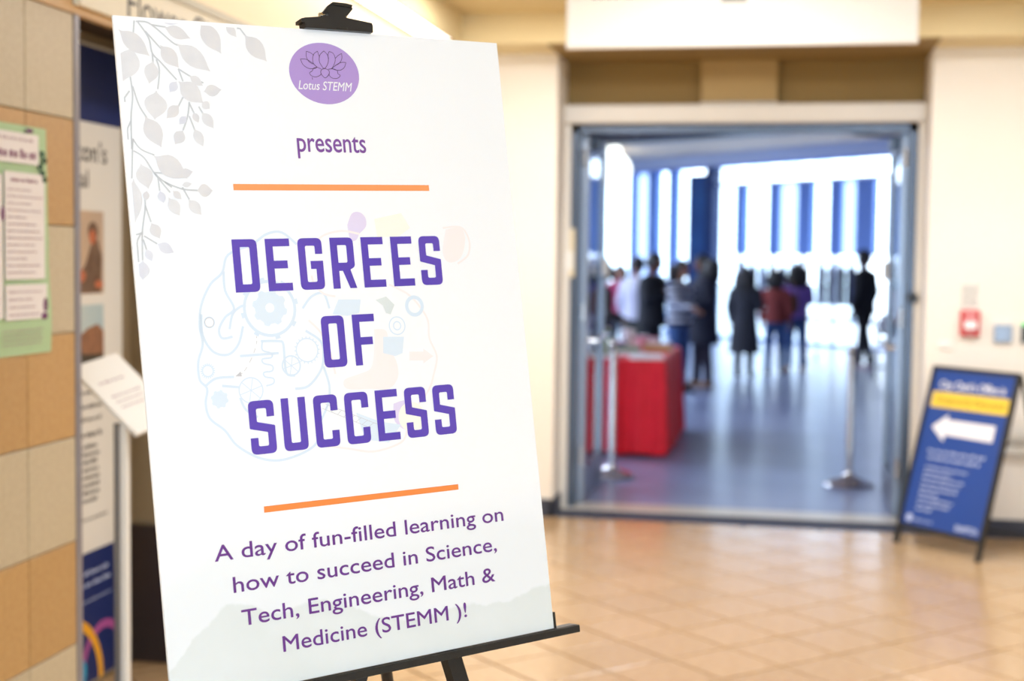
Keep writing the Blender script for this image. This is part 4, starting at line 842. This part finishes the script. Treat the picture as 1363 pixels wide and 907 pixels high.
# table with red cloth
TX0, TX1, TY0, TY1, TZ = -1.66, -0.865, 10.86, 12.65, 0.755
t = empty('folding_table', ((TX0 + TX1) / 2, (TY0 + TY1) / 2, 0), 0, 'long folding table under the red cloth inside the doorway', 'table')
b = MB(); b.box((TX0 - t.location.x + 0.02, TY0 - t.location.y + 0.02, 0.705), (TX1 - t.location.x - 0.02, TY1 - t.location.y - 0.02, 0.745), bev=0.006); b.build('tabletop', M_print, t)
for sx in (-0.33, 0.33):
    for sy in (-0.75, 0.75):
        b = MB(); b.tube([(sx, sy, 0), (sx, sy, 0.705)], 0.013, 8); b.build('leg', M_alu, t)
M_red = mat('red_tablecloth', (240, 14, 42), 0.7, rgb2=(226, 8, 32), scale=5, sheen=0.2)
def table_cloth():
    b = MB(); cx, cy = (TX0 + TX1) / 2, (TY0 + TY1) / 2; hx, hy = (TX1 - TX0) / 2, (TY1 - TY0) / 2
    # perimeter samples, folds growing towards the hem
    per = []; n = 40
    def side(p, q, nrm, k):
        for i in range(k): per.append((V(p).lerp(V(q), i / k), V(nrm)))
    side((-hx, -hy), (hx, -hy), (0, -1), 36); per.append((V((hx, -hy)), V((0.7, -0.7))))
    side((hx, -hy), (hx, hy), (1, 0), 64); side((hx, hy), (-hx, hy), (0, 1), 36); side((-hx, hy), (-hx, -hy), (-1, 0), 64)
    zl = [TZ, TZ - 0.012, TZ - 0.1, TZ - 0.3, TZ - 0.52, 0.02]; rings = []
    for li, z in enumerate(zl):
        f_ = li / (len(zl) - 1); ring = []
        for i, (p, nr) in enumerate(per):
            a = 2 * math.pi * i / len(per)
            amp = 0.004 + 0.045 * f_; w = math.sin(a * 24 + 0.6 * math.sin(a * 7)) * amp * (0.6 + 0.4 * math.sin(a * 11 + 1))
            hem = 0.012 * math.sin(a * 9)
            q = p + nr * (0.0 if li == 0 else 0.006 + w + 0.022 * f_)
            ring.append(V((q.x, q.y, z + (abs(hem) if li == len(zl) - 1 else 0))))
        rings.append(ring)
    b.rings(rings, cap=False); n = len(per); b.f.append(tuple(range(n)))
    o = b.build('tablecloth', M_red, None, smooth=True); o.location = (cx, cy, 0)
    return o
tag(table_cloth(), 'bright red tablecloth with folds hanging to the grey floor', 'tablecloth')
def goods(name, x, y, lab, cat, parts, grp=None):
    t = empty(name, (x, y, TZ + 0.001), 0, lab, cat, grp)
    for nm, mm_, fn in parts:
        b = MB(); fn(b); b.build(nm, mm_, t, smooth=nm in ('body', 'cap', 'cup_wall', 'rim', 'bloom'))
    return t
M_paper = mat('white_paper', (240, 238, 240), 0.6, var=0.02, scale=8)
def col(n, c, **k): return mat(n, c, 0.5, var=0.06, scale=12, **k)
M_cpink = col('pink_card', (226, 150, 176)); M_cgreen = col('green_card', (96, 150, 92)); M_ctan = col('tan_card', (206, 170, 120)); M_cor = col('orange_card', (226, 120, 60)); M_cbl = col('blue_card', (90, 120, 190)); M_cteal = col('teal_card', (70, 140, 150))
def stack(w, d, h_, tilt=0.0):
    def f(b): b.box((-w / 2, -d / 2, 0), (w / 2, d / 2, h_), Matrix.Rotation(tilt, 4, 'Z'))
    return f
def top_(w, d, z, tilt=0.0):
    def f(b): b.box((-w / 2, -d / 2, z), (w / 2, d / 2, z + 0.002), Matrix.Rotation(tilt, 4, 'Z'))
    return f
goods('paper_stack', -1.02, 11.05, 'large white stack of papers at the near corner of the red table', 'papers', [('sheets', M_paper, stack(0.26, 0.34, 0.022, 0.15)), ('top_sheet', M_paper, top_(0.21, 0.297, 0.0225, 0.3))])
goods('paper_stack', -1.19, 11.36, 'low white pile of leaflets beside the large paper stack', 'papers', [('sheets', M_paper, stack(0.2, 0.28, 0.02, -0.2)), ('top_sheet', M_cor, top_(0.10, 0.05, 0.0205, -0.2))])
goods('paper_stack', -1.33, 11.0, 'small white leaflet pile behind the stanchion post', 'papers', [('sheets', M_paper, stack(0.16, 0.2, 0.03, 0.1)), ('top_sheet', M_cgreen, top_(0.12, 0.15, 0.0305, 0.1))])
goods('card_box', -1.23, 11.68, 'green and white display box near the middle of the red table', 'box', [('case', M_cgreen, stack(0.2, 0.14, 0.05, 0.1)), ('insert', M_paper, top_(0.16, 0.1, 0.0505, 0.1))])
goods('card_box', -1.0, 11.9, 'pale tan box near the far end of the red table', 'box', [('case', M_ctan, stack(0.24, 0.18, 0.07, 0.0)), ('insert', M_paper, top_(0.2, 0.14, 0.0705, 0.0))])
goods('card_box', -1.15, 12.3, 'white box with a pink lid far along the red table', 'box', [('case', M_paper, stack(0.22, 0.16, 0.09, 0.0)), ('insert', M_cpink, top_(0.22, 0.16, 0.0905, 0.0))])
goods('card_box', -1.36, 11.9, 'purple gift box towards the far side of the red table', 'box', [('case', col('purple_card', (110, 70, 150)), stack(0.15, 0.15, 0.08, 0.3)), ('insert', M_cpink, top_(0.14, 0.14, 0.0805, 0.3))])
def bottle(r, h_): return lambda b: b.lathe([(r * .9, 0), (r, 0.01), (r, h_ * .6), (r * .75, h_ * .72), (r * .35, h_ * .85), (r * .35, h_ * .94)], n=18)
def bcap(r, h_): return lambda b: b.lathe([(r * .4, h_ * .94), (r * .4, h_), (r * .3, h_ + .002)], n=14)
goods('bottle', -1.44, 11.12, 'tall dark bottle at the stanchion end of the red table', 'bottle', [('body', col('dark_bottle', (34, 34, 38)), bottle(0.036, 0.28)), ('cap', M_black, bcap(0.036, 0.28))])
goods('bottle', -1.48, 11.75, 'clear bottle with a blue cap behind the dark bottle', 'bottle', [('body', col('clear_bottle', (190, 206, 226)), bottle(0.034, 0.24)), ('cap', M_cbl, bcap(0.034, 0.24))])
goods('bottle', -1.36, 11.35, 'green bottle beside the dark bottle on the red table', 'bottle', [('body', col('green_bottle', (150, 190, 120)), bottle(0.032, 0.22)), ('cap', M_paper, bcap(0.032, 0.22))])
def cup(r, h_): return lambda b: b.lathe([(r * .7, 0), (r * .72, 0.004), (r, h_), (r * .95, h_), (r * .66, 0.008)], n=20)
def rim(r, h_): return lambda b: b.lathe([(r * 1.02, h_ - .006), (r * 1.07, h_), (r * 1.02, h_ + .006), (r * .4, h_ + .008)], n=20)
goods('paper_cup', -1.26, 12.0, 'tall white paper cup with a lid on the red table', 'cup', [('cup_wall', M_wink, cup(0.055, 0.17)), ('rim', M_paper, rim(0.055, 0.17))])
goods('paper_cup', -1.14, 12.08, 'pink paper cup among the boxes on the red table', 'cup', [('cup_wall', M_cpink, cup(0.04, 0.12)), ('rim', M_paper, rim(0.04, 0.12))])
goods('table_sign', -1.55, 11.15, 'small tan card standee at the wall end of the red table', 'card', [('card', M_ctan, lambda b: b.box((-0.06, -0.004, 0.01), (0.06, 0.004, 0.22))), ('foot_strip', M_paper, lambda b: b.box((-0.07, -0.03, 0), (0.07, 0.03, 0.012)))])
goods('flower_vase', -1.50, 11.4, 'white vase of pale flowers beside the tan standee', 'vase', [('body', M_wink, lambda b: b.lathe([(0.04, 0), (0.055, 0.05), (0.045, 0.12), (0.025, 0.16), (0.03, 0.18)], n=18)), ('bloom', col('pale_bloom', (214, 206, 228)), lambda b: [b.lathe([(0.045 * math.sin(math.pi * i / 6), 0.045 - 0.045 * math.cos(math.pi * i / 6)) for i in range(7)], (0.05 * math.cos(k_ * 1.3), 0.05 * math.sin(k_ * 1.3), 0.19 + 0.03 * (k_ % 3)), 10) for k_ in range(5)])])

# clothes racks with garments
def rack(x0, y0, x1, y1, zt, label):
    L = (V((x1, y1, 0)) - V((x0, y0, 0))).length; a = math.atan2(y1 - y0, x1 - x0)
    t = empty('clothes_rack', (x0, y0, 0), a, label, 'clothes rack', 'clothes racks by the hall windows')
    b = MB(); b.tube([(0, 0, zt), (L, 0, zt)], 0.014, 8); b.build('rail', M_chrome, t)
    for x in (0.02, L - 0.02):
        b = MB(); b.tube([(x, 0, 0.1), (x, 0, zt)], 0.013, 8); b.build('upright', M_chrome, t)
        b = MB(); b.tube([(x, -0.25, 0.09), (x, 0.25, 0.09)], 0.014, 8); b.build('foot_bar', M_chrome, t)
    for x in (0.02, L - 0.02):
        for y in (-0.24, 0.24):
            b = MB(); b.tube([(x - 0.012, y, 0.035), (x + 0.012, y, 0.035)], 0.034, 12); b.build('castor', M_black, t)
    return t, a, L
def garment(x, y, a, zt, c, label, ln=0.62, wd=0.42):
    t = empty('hanging_garment', (x, y, zt), a, label, 'garment', 'garments hanging on the racks')
    b = MB(); b.tube([(0, 0, 0.012), (0.012, 0.0, 0.03), (0, 0, 0.02), (0, 0, -0.03)], 0.004, 6); b.tube([(0, -wd * .45, -0.10), (0, 0, -0.035), (0, wd * .45, -0.10)], 0.006, 6); b.build('hanger', M_plastic, t)
    rg = []
    for z, w_, d_ in ((-0.03, 0.06, 0.03), (-0.07, 0.26, 0.045), (-0.11, 0.46, 0.054), (-0.2, 0.50, 0.057), (-0.45, 0.46, 0.057), (-ln - 0.04, 0.48, 0.057)):
        rg.append([V((d_ * math.cos(2 * math.pi * i / 20) * (1 + 0.25 * math.sin(i * 2.2)), w_ * wd / .42 * 0.5 * math.sin(2 * math.pi * i / 20), z)) for i in range(20)])
    b = MB(); b.rings(rg); b.build('garment_body', c, t, smooth=True)
    for s_ in (-1, 1):
        b = MB(); b.tube([(0, s_ * wd * .5, -0.12), (0, s_ * wd * .62, -0.3), (0, s_ * wd * .6, -ln + 0.05)], [0.06, 0.055, 0.045], 10); b.build('sleeve', c, t, smooth=True)
G = [col('slate_cloth', (58, 62, 86)), col('violet_grey_cloth', (84, 84, 124)), col('ash_cloth', (120, 122, 156)), col('ink_blue_cloth', (38, 54, 92)), col('steel_cloth', (88, 98, 130)), col('ice_cloth', (160, 178, 206))]
t, a, L = rack(0.56, 22.4, 1.16, 22.4, 1.50, 'short clothes rack of grey garments between the purple top and the man in black')
for i, (k_, lb) in enumerate(((1, 'violet grey garment at the window end of the short rack'), (2, 'ash grey garment in the middle of the short rack'), (0, 'slate grey garment beside the ash grey one on the short rack'), (4, 'steel grey garment on the short rack by the man in black'))):
    garment(0.64 + 0.146 * i, 22.4, 0, 1.50, G[k_], lb, ln=0.62)
t, a, L = rack(-0.66, 21.6, 0.44, 21.6, 1.50, 'long clothes rack of dark garments behind the three women')
for i, (k_, lb) in enumerate(((3, 'ink blue garment at the far end of the long rack'), (4, 'steel grey garment second on the long rack'), (5, 'ice blue garment above the charcoal dress'), (0, 'slate grey garment beside the ice blue one on the long rack'), (3, 'ink blue garment above the red top'), (2, 'ash grey garment on the long rack above the purple top'), (1, 'violet grey garment where the long rack nears the short one'))):
    garment(-0.55 + 0.146 * i, 21.6, 0, 1.50, G[k_], lb, ln=0.5)

# small grey cart by the open door
t = empty('service_cart', (1.43, 18.4, 0), 0, 'grey two-shelf cart loaded with small things near the hall wall', 'cart')
for z in (0.2, 0.62):
    b = MB(); b.box((-0.22, -0.35, z), (0.22, 0.35, z + 0.03), bev=0.006); b.build('shelf', M_alu, t)
for x in (-0.2, 0.2):
    for y in (-0.33, 0.33):
        b = MB(); b.tube([(x, y, 0.05), (x, y, 0.8)], 0.014, 8); b.build('leg', M_alu, t)
        b = MB(); b.tube([(x - .012, y, 0.03), (x + .012, y, 0.03)], 0.03, 10); b.build('castor', M_black, t)
for x, y, c, w_, h_, lab in ((-0.1, -0.2, M_paper, 0.16, 0.22, 'white carton on the grey cart nearer the door'), (0.08, -0.15, M_cor, 0.1, 0.12, 'orange carton on the grey cart by the white one'), (-0.05, 0.15, M_cteal, 0.18, 0.14, 'teal carton at the back of the grey cart')):
    t = empty('carton', (1.43 + x, 18.4 + y, 0.651), 0.1, lab, 'box', 'cartons on the grey cart')
    b = MB(); b.box((-w_ / 2, -w_ / 2, 0), (w_ / 2, w_ / 2, h_), bev=0.004); b.build('carton_body', c, t)
    b = MB(); b.box((-w_ / 2 - .002, -w_ / 8, h_ * .5), (w_ / 2 + .002, w_ / 8, h_ + .002)); b.build('tape', M_ctan, t)

# ------------------------------------------------------------------ people
M_skin = [mat('brown_skin', (128, 84, 62), 0.5, var=0.06, scale=20), mat('tan_skin', (176, 128, 100), 0.5, var=0.06, scale=20), mat('deep_skin', (84, 54, 42), 0.5, var=0.06, scale=20)]
M_hair = mat('black_hair', (24, 20, 22), 0.45, var=0.3, scale=60, bump=0.4, bscale=120)
M_hair2 = mat('dark_brown_hair', (46, 34, 32), 0.45, var=0.3, scale=60, bump=0.4, bscale=120)
M_eye = mat('eye_white', (220, 216, 210), 0.3); M_iris = mat('dark_iris', (30, 22, 18), 0.2); M_lip = mat('lip', (130, 66, 60), 0.45)
DG = bpy.context.evaluated_depsgraph_get
def skin_mesh(chains, subdiv=1):
    """chains: list of (points, radii); points that coincide are welded"""
    vs = []; rs_ = []; es = []
    def idx(p, r):
        for i, q in enumerate(vs):
            if (q - p).length < 1e-4: return i
        vs.append(p); rs_.append(r); return len(vs) - 1
    for pts, rad in chains:
        prev = None
        for p, r in zip(pts, rad):
            i = idx(V(p), r)
            if prev is not None and prev != i: es.append((prev, i))
            prev = i
    me = bpy.data.meshes.new('tmp'); me.from_pydata([tuple(v) for v in vs], es, [])
    o = bpy.data.objects.new('tmp', me); C.objects.link(o)
    o.modifiers.new('Skin', 'SKIN'); ss = o.modifiers.new('Sub', 'SUBSURF'); ss.levels = subdiv; ss.render_levels = subdiv
    sv = me.skin_vertices[0].data
    seen = set()
    adj = {}
    for a, b_ in es: adj.setdefault(a, []).append(b_); adj.setdefault(b_, []).append(a)
    for i, r in enumerate(rs_):
        sv[i].radius = (r, r) if not hasattr(r, '__len__') else r; sv[i].use_root = False
    for i in range(len(vs)):
        if i not in seen:
            sv[i].use_root = True; st = [i]
            while st:
                k_ = st.pop()
                if k_ in seen: continue
                seen.add(k_); st += adj.get(k_, [])
    bpy.context.view_layer.update()
    m2 = bpy.data.meshes.new_from_object(o.evaluated_get(DG()))
    out = ([v.co.copy() for v in m2.vertices], [tuple(p.vertices) for p in m2.polygons])
    bpy.data.objects.remove(o); bpy.data.meshes.remove(me); bpy.data.meshes.remove(m2)
    return out
def head_geo(c, r, yaw, pitch):
    """head with brow, nose, cheeks and chin; faces -Y before turning"""
    vs = []; fs = []; n, k = 20, 14
    Rm = Matrix.Rotation(yaw, 3, 'Z') @ Matrix.Rotation(pitch, 3, 'X')
    for i in range(k + 1):
        ph = math.pi * i / k; z = math.cos(ph); rr = math.sin(ph)
        for j in range(n):
            a = 2 * math.pi * j / n; x = rr * math.sin(a); y = -rr * math.cos(a)
            jaw = 1 - 0.28 * max(0, -z) ** 1.2; x2 = x * 0.80 * jaw; y2 = y * (1.0 - 0.12 * max(0, -z)); z2 = z * 1.22
            if y < -0.3:
                nz = math.exp(-((x / 0.16) ** 2) - ((z + 0.12) / 0.20) ** 2); y2 -= 0.22 * nz
                ey = math.exp(-(((abs(x) - 0.36) / 0.14) ** 2) - ((z - 0.04) / 0.10) ** 2); y2 += 0.10 * ey
                br = math.exp(-((z - 0.20) / 0.08) ** 2); y2 -= 0.05 * br
                mo = math.exp(-((x / 0.22) ** 2) - ((z + 0.50) / 0.09) ** 2); y2 -= 0.05 * mo
                ch = math.exp(-((x / 0.25) ** 2) - ((z + 0.82) / 0.12) ** 2); y2 -= 0.10 * ch
            vs.append(c + Rm @ (V((x2, y2, z2)) * r))
    for i in range(k):
        for j in range(n):
            a = i * n + j; b_ = i * n + (j + 1) % n; fs.append((a, b_, b_ + n, a + n))
    return vs, fs, Rm
def person(name_lab, x, y, yaw, H, skin, hair, hair_style, top, top_m, leg_m, arms, shoes_m, coat=None, stance=(0.0, 0.0), head_yaw=0.0, head_pitch=0.12, lean=0.0, bulk=1.0):
    """stands at x, y facing yaw (0 looks towards the doorway); arms = ((elbow, wrist) for each side) in fractions of height"""
    t = empty('person', (x, y, 0), yaw, name_lab, 'person', 'people in the hall')
    h = H
    def P(a, b_, c): return V((a * h, (b_ - lean * max(0, c - .5)) * h, c * h))
    ch = []
    ch.append(([P(0, 0, .52), P(0, .005, .60), P(0, 0, .70), P(0, .005, .785), P(0, .004, .83), P(0, -.004, .865)], [.062 * h, .055 * h, .066 * h, .055 * h, .030 * h, .029 * h]))
    sh = []
    for si, s_ in ((0, 1), (1, -1)):
        st = stance[si]
        ch.append(([P(0, 0, .52), P(s_ * .050, 0, .50), P(s_ * .055, st * .5 - .008, .285), P(s_ * .058, st, .055), P(s_ * .062, st - .055, .02), P(s_ * .064, st - .085, .016)], [.062 * h, .052 * h, .034 * h, .022 * h, .017 * h, .014 * h]))
        el, wr = arms[si]
        E_ = P(s_ * el[0], el[1], el[2]); Wr = P(s_ * wr[0], wr[1], wr[2]); Sh = P(s_ * .098, .003, .80)
        ch.append(([P(0, .005, .785), Sh, E_, Wr], [.055 * h, .033 * h, .024 * h, .016 * h]))
        d = (Wr - E_).normalized(); sd = d.cross(V((0, 0, 1))); sd = sd.normalized() if sd.length > .1 else V((1, 0, 0)); pn_ = d.cross(sd)
        palm = Wr + d * .045 * h
        ch.append(([Wr, palm], [.016 * h, .019 * h]))
        for k_ in range(4):
            o_ = sd * ((k_ - 1.5) * .0115 * h); ln_ = (.040, .046, .043, .034)[k_] * h
            b0 = palm + o_; b1 = b0 + d * ln_ * .5 + pn_ * .004 * h; b2 = b1 + d * ln_ * .35 + pn_ * .012 * h
            ch.append(([b0, b1, b2], [.0055 * h, .0052 * h, .0045 * h]))
        b0 = Wr + d * .018 * h - sd * .014 * h * s_; ch.append(([b0, b0 - sd * .018 * h * s_ + d * .018 * h, b0 - sd * .022 * h * s_ + d * .036 * h], [.0065 * h, .006 * h, .005 * h]))
        sh.append((Sh, E_, Wr, st, s_))
    vs, fs = skin_mesh(ch, 1)
    hc_ = P(0, -.010, .925) ; r = .061 * h
    hv, hf_, Rm = head_geo(hc_, r, head_yaw, head_pitch)
    b = MB(); b.add(vs, fs); b.add(hv, hf_)
    for s_ in (1, -1):
        ev = [hc_ + Rm @ (V((s_ * .80 + s_ * .10 * math.cos(a), .12 * math.sin(a) * 1.0 + 0.05, .22 * math.cos(a * 1) * math.sin(1.2) + .02)) * r) for a in [2 * math.pi * i / 8 for i in range(8)]]
        b.rings([[hc_ + Rm @ (V((s_ * (.74 + .16 * q), .06 + .13 * math.cos(a), .0 + .21 * math.sin(a))) * r) for a in [2 * math.pi * i / 8 for i in range(8)]] for q in (0, 1)])
    body = b.build('body', skin, t, smooth=True)
    b = MB()
    for s_ in (1, -1): b.lathe([(.09 * r * math.sin(math.pi * i / 6), -.09 * r * math.cos(math.pi * i / 6)) for i in range(7)], tuple(hc_ + Rm @ (V((s_ * .30, -.84, .05)) * r)), 10)
    b.build('eye', M_eye, body, smooth=True)
    b = MB()
    for s_ in (1, -1): b.lathe([(.045 * r * math.sin(math.pi * i / 6), -.045 * r * math.cos(math.pi * i / 6)) for i in range(7)], tuple(hc_ + Rm @ (V((s_ * .30, -.91, .05)) * r)), 8)
    b.build('iris', M_iris, body, smooth=True)
    b = MB(); b.tube([hc_ + Rm @ (V((q * .2, -.96 + .05 * q * q, -.58)) * r) for q in (-1, -.5, 0, .5, 1)], [.02 * r, .05 * r, .06 * r, .05 * r, .02 * r], 8); b.build('mouth', M_lip, body, smooth=True)
    # hair
    b = MB(); n = 22
    rr_ = []
    for i in range(10):
        ph = math.pi * 0.62 * i / 9
        ring = []
        for j in range(n):
            a = 2 * math.pi * j / n; X_ = math.sin(ph) * math.sin(a); Y_ = -math.sin(ph) * math.cos(a); Z_ = math.cos(ph)
            if Y_ < -0.35: Z_ = max(Z_, 0.42)
            k_ = 1.10 + 0.03 * math.sin(j * 5 + i * 3)
            ring.append(hc_ + Rm @ (V((X_ * .86 * k_, Y_ * 1.04 * k_ * (1 if Y_ > -.3 else .98), Z_ * 1.25 * k_)) * r))
        rr_.append(ring)
    b.rings(rr_)
    if hair_style in ('long', 'curly', 'mid'):
        bottom = {'long': .74, 'curly': .76, 'mid': .82}[hair_style]; wv = {'long': .085, 'curly': .125, 'mid': .075}[hair_style]
        rg = []
        for i in range(8):
            f_ = i / 7; z = (.965 * (1 - f_) + bottom * f_); w_ = wv * (0.55 + 0.9 * math.sin(math.pi * min(1, .18 + f_ * .72)) * .5) * (1.0 if i < 7 else .6)
            ring = []
            for j in range(n):
                a = 2 * math.pi * j / n; q = 1 + (.10 if hair_style == 'curly' else .03) * math.sin(j * 4 + i * 2.3)
                ring.append(P(w_ * 1.25 * math.cos(a) * q, .035 + w_ * .62 * math.sin(a) * q, z))
            rg.append(ring)
        b.rings(rg)
    if hair_style == 'curly':
        rq = random.Random(4)
        for i in range(26):
            a = rq.uniform(-.3, math.pi + .3); z = rq.uniform(.78, .97); c_ = P(.085 * math.cos(a), .025 + .055 * math.sin(a), z); q = .022 * h * rq.uniform(.8, 1.3)
            b.lathe([(q * math.sin(math.pi * k_ / 5), -q * math.cos(math.pi * k_ / 5)) for k_ in range(6)], tuple(c_), 8)
    if hair_style == 'bun':
        c_ = P(0, .035, .985); q = .03 * h; b.lathe([(q * math.sin(math.pi * k_ / 6), -q * math.cos(math.pi * k_ / 6)) for k_ in range(7)], tuple(c_), 12)
    b.build('hair', hair, t, smooth=True)
    # top or coat
    B_ = bulk
    zb = {'shirt': .50, 'jacket': .46, 'coat': .33, 'dress': .22}[top]
    rg = []; n = 24
    prof = [(zb, .088, .068), ((zb + .56) / 2, .088, .068), (.56, .082, .064), (.63, .080, .062), (.70, .088, .066), (.76, .098, .064), (.800, .100, .054), (.825, .070, .042), (.842, .036, .034)]
    if top in ('coat', 'dress'): prof[0] = (zb, .108, .085); prof[1] = ((zb + .56) / 2, .095, .072)
    for z, rx, ry in prof:
        rg.append([P(rx * B_ * math.cos(2 * math.pi * j / n) * (1 + (.05 * math.sin(j * 3.1) if z < .56 else 0)), ry * B_ * math.sin(2 * math.pi * j / n) + .002, z) for j in range(n)])
    b = MB(); b.rings(rg)
    for Sh, E_, Wr, st, s_ in sh:
        b.tube([Sh - V((s_ * .012 * h, 0, -.004 * h)), Sh.lerp(E_, .3), E_, E_.lerp(Wr, .5), E_.lerp(Wr, .93)], [.040 * h * B_, .040 * h * B_, .033 * h * B_, .030 * h * B_, .026 * h * B_], 12)
    b.build(top if top != 'shirt' else 'shirt', top_m, t, smooth=True)
    if leg_m:
        b = MB(); b.rings([[P(rx * math.cos(2 * math.pi * j / n), ry * math.sin(2 * math.pi * j / n), z) for j in range(n)] for z, rx, ry in ((.455, .078, .062), (.50, .086, .066), (.56, .078, .060), (.60, .074, .056))])
        for Sh, E_, Wr, st, s_ in sh:
            b.tube([P(s_ * .044, 0, .53), P(s_ * .048, 0, .45), P(s_ * .055, st * .5 - .008, .285), P(s_ * .057, st * .8, .15), P(s_ * .058, st, .045)], [.050 * h, .054 * h, .041 * h, .034 * h, .032 * h], 14)
        b.build('trousers', leg_m, t, smooth=True)
    for Sh, E_, Wr, st, s_ in sh:
        b = MB(); cx_ = s_ * .061
        b.rings([[P(cx_ + wx * math.cos(2 * math.pi * j / 16), st + oy + ly * math.sin(2 * math.pi * j / 16), z) for j in range(16)] for z, wx, ly, oy in ((0.0, .026, .070, -.030), (.008, .028, .073, -.031), (.022, .026, .066, -.027), (.040, .023, .040, -.008), (.055, .022, .030, .002))])
        b.build('shoe', shoes_m, t, smooth=True)
    return t
def cloth(n, c, c2=None): return mat(n, c, 0.8, rgb2=c2 or tuple(max(0, v - 10) for v in c), scale=9, bump=0.2, bscale=30)
K_black = cloth('black_cloth', (20, 22, 30)); K_navy = cloth('navy_cloth', (26, 30, 52)); K_jean = cloth('blue_denim', (44, 72, 122), (60, 90, 140)); K_char = cloth('charcoal_cloth', (46, 48, 58)); K_olive = cloth('olive_cloth', (60, 62, 56))
K_red = cloth('brick_red_cloth', (148, 66, 62)); K_purple = cloth('purple_cloth', (138, 104, 190)); K_white = cloth('grey_white_cloth', (196, 196, 212)); K_brown = cloth('brown_cloth', (66, 56, 48)); K_mag = cloth('raspberry_cloth', (176, 62, 104)); K_aub = cloth('aubergine_cloth', (38, 28, 48))
K_shoe = cloth('dark_shoe', (36, 30, 30)); K_tan = cloth('tan_shoe', (150, 118, 92)); K_wsh = cloth('pale_shoe', (220, 206, 210))
def stripes():
    m = mat('striped_knit', (30, 34, 48), 0.8); nt = m.node_tree; p = nt.nodes['Principled BSDF']
    tc = nt.nodes.new('ShaderNodeTexCoord'); wv = nt.nodes.new('ShaderNodeTexWave'); wv.bands_direction = 'Z'; wv.inputs['Scale'].default_value = 3.6; r = nt.nodes.new('ShaderNodeValToRGB')
    r.color_ramp.elements[0].position = 0.52; r.color_ramp.elements[0].color = lin((30, 34, 52)); r.color_ramp.elements[1].position = 0.62; r.color_ramp.elements[1].color = lin((206, 210, 222))
    nt.links.new(tc.outputs['Object'], wv.inputs['Vector']); nt.links.new(wv.outputs['Fac'], r.inputs['Fac']); nt.links.new(r.outputs['Color'], p.inputs['Base Color']); return m
K_str = stripes()
DOWN = ((.135, .02, .64), (.13, -.03, .50)); FRONT = ((.13, .01, .65), (.05, -.12, .62)); HOLD = ((.13, -.01, .66), (.04, -.10, .72)); REACH = ((.13, -.06, .68), (.11, -.20, .64))
rd = math.radians
person('person with long curly dark hair in a long navy coat past the red table', -0.89, 17.0, rd(-70), 1.585, M_skin[0], M_hair, 'curly', 'coat', K_navy, K_aub, (FRONT, HOLD), K_tan, head_pitch=.1, bulk=1.5, stance=(.03, -.03))
person('person in a black and white striped sweater facing the one in the navy coat', -1.13, 16.3, rd(60), 1.52, M_skin[1], M_hair2, 'mid', 'shirt', K_str, K_jean, (FRONT, REACH), K_shoe, bulk=1.25)
person('person all in black with arms bent, behind the far end of the red table', -1.47, 16.6, rd(75), 1.60, M_skin[0], M_hair, 'short', 'jacket', K_black, K_black, (REACH, HOLD), K_shoe, bulk=1.55)
person('person in a pale grey-white shirt and olive trousers behind the one in black', -1.74, 17.4, rd(150), 1.555, M_skin[1], M_hair2, 'short', 'shirt', K_white, K_olive, (DOWN, FRONT), K_shoe, bulk=1.25)
person('person in a raspberry top seen small beyond the red table', -2.33, 20.8, rd(20), 1.44, M_skin[1], M_hair, 'mid', 'shirt', K_mag, K_char, (DOWN, FRONT), K_shoe)
person('person in a dark brown coat partly hidden by the open door leaf', -1.77, 14.2, rd(120), 1.50, M_skin[2], M_hair, 'mid', 'coat', K_brown, K_black, (DOWN, FRONT), K_shoe)
person('person in a long charcoal dress with dark hair, beside the tall bright window', -0.44, 18.65, rd(165), 1.43, M_skin[0], M_hair, 'long', 'dress', K_char, K_char, (DOWN, FRONT), K_shoe, bulk=1.35)
person('person in brick red top and jeans between charcoal dress and purple top', -0.05, 19.3, rd(170), 1.39, M_skin[1], M_hair, 'mid', 'shirt', K_red, K_jean, (DOWN, DOWN), K_shoe, bulk=1.2, stance=(.05, -.05))
person('person in a purple top and blue jeans with a brown shoulder bag', 0.235, 19.85, rd(190), 1.48, M_skin[1], M_hair, 'long', 'shirt', K_purple, K_jean, (DOWN, FRONT), K_tan, bulk=1.3, stance=(-.03, .05))
person('man in black jacket and trousers standing alone near the open door', 1.18, 20.5, rd(-120), 1.69, M_skin[2], M_hair, 'short', 'jacket', K_black, K_black, (DOWN, DOWN), K_wsh, bulk=1.3, stance=(.10, -.07))
# the shoulder bag
t = empty('shoulder_bag', (0.13, 19.50, 0.80), rd(8), 'brown shoulder bag hanging beside the person in the purple top', 'bag')
b = MB(); b.rings([[V((w_ * math.cos(2 * math.pi * j / 16), .05 * math.sin(2 * math.pi * j / 16), z)) for j in range(16)] for z, w_ in ((0, .09), (.02, .12), (.14, .135), (.26, .115), (.28, .10))]); b.build('bag_body', cloth('brown_leather', (120, 86, 58)), t, smooth=True)
b = MB(); b.tube([(-.09, 0, .26), (-.04, 0.02, .42), (.05, .04, .46), (.09, 0.0, .27)], .010, 8); b.build('strap', bpy.data.materials['brown_leather'], t, smooth=True)
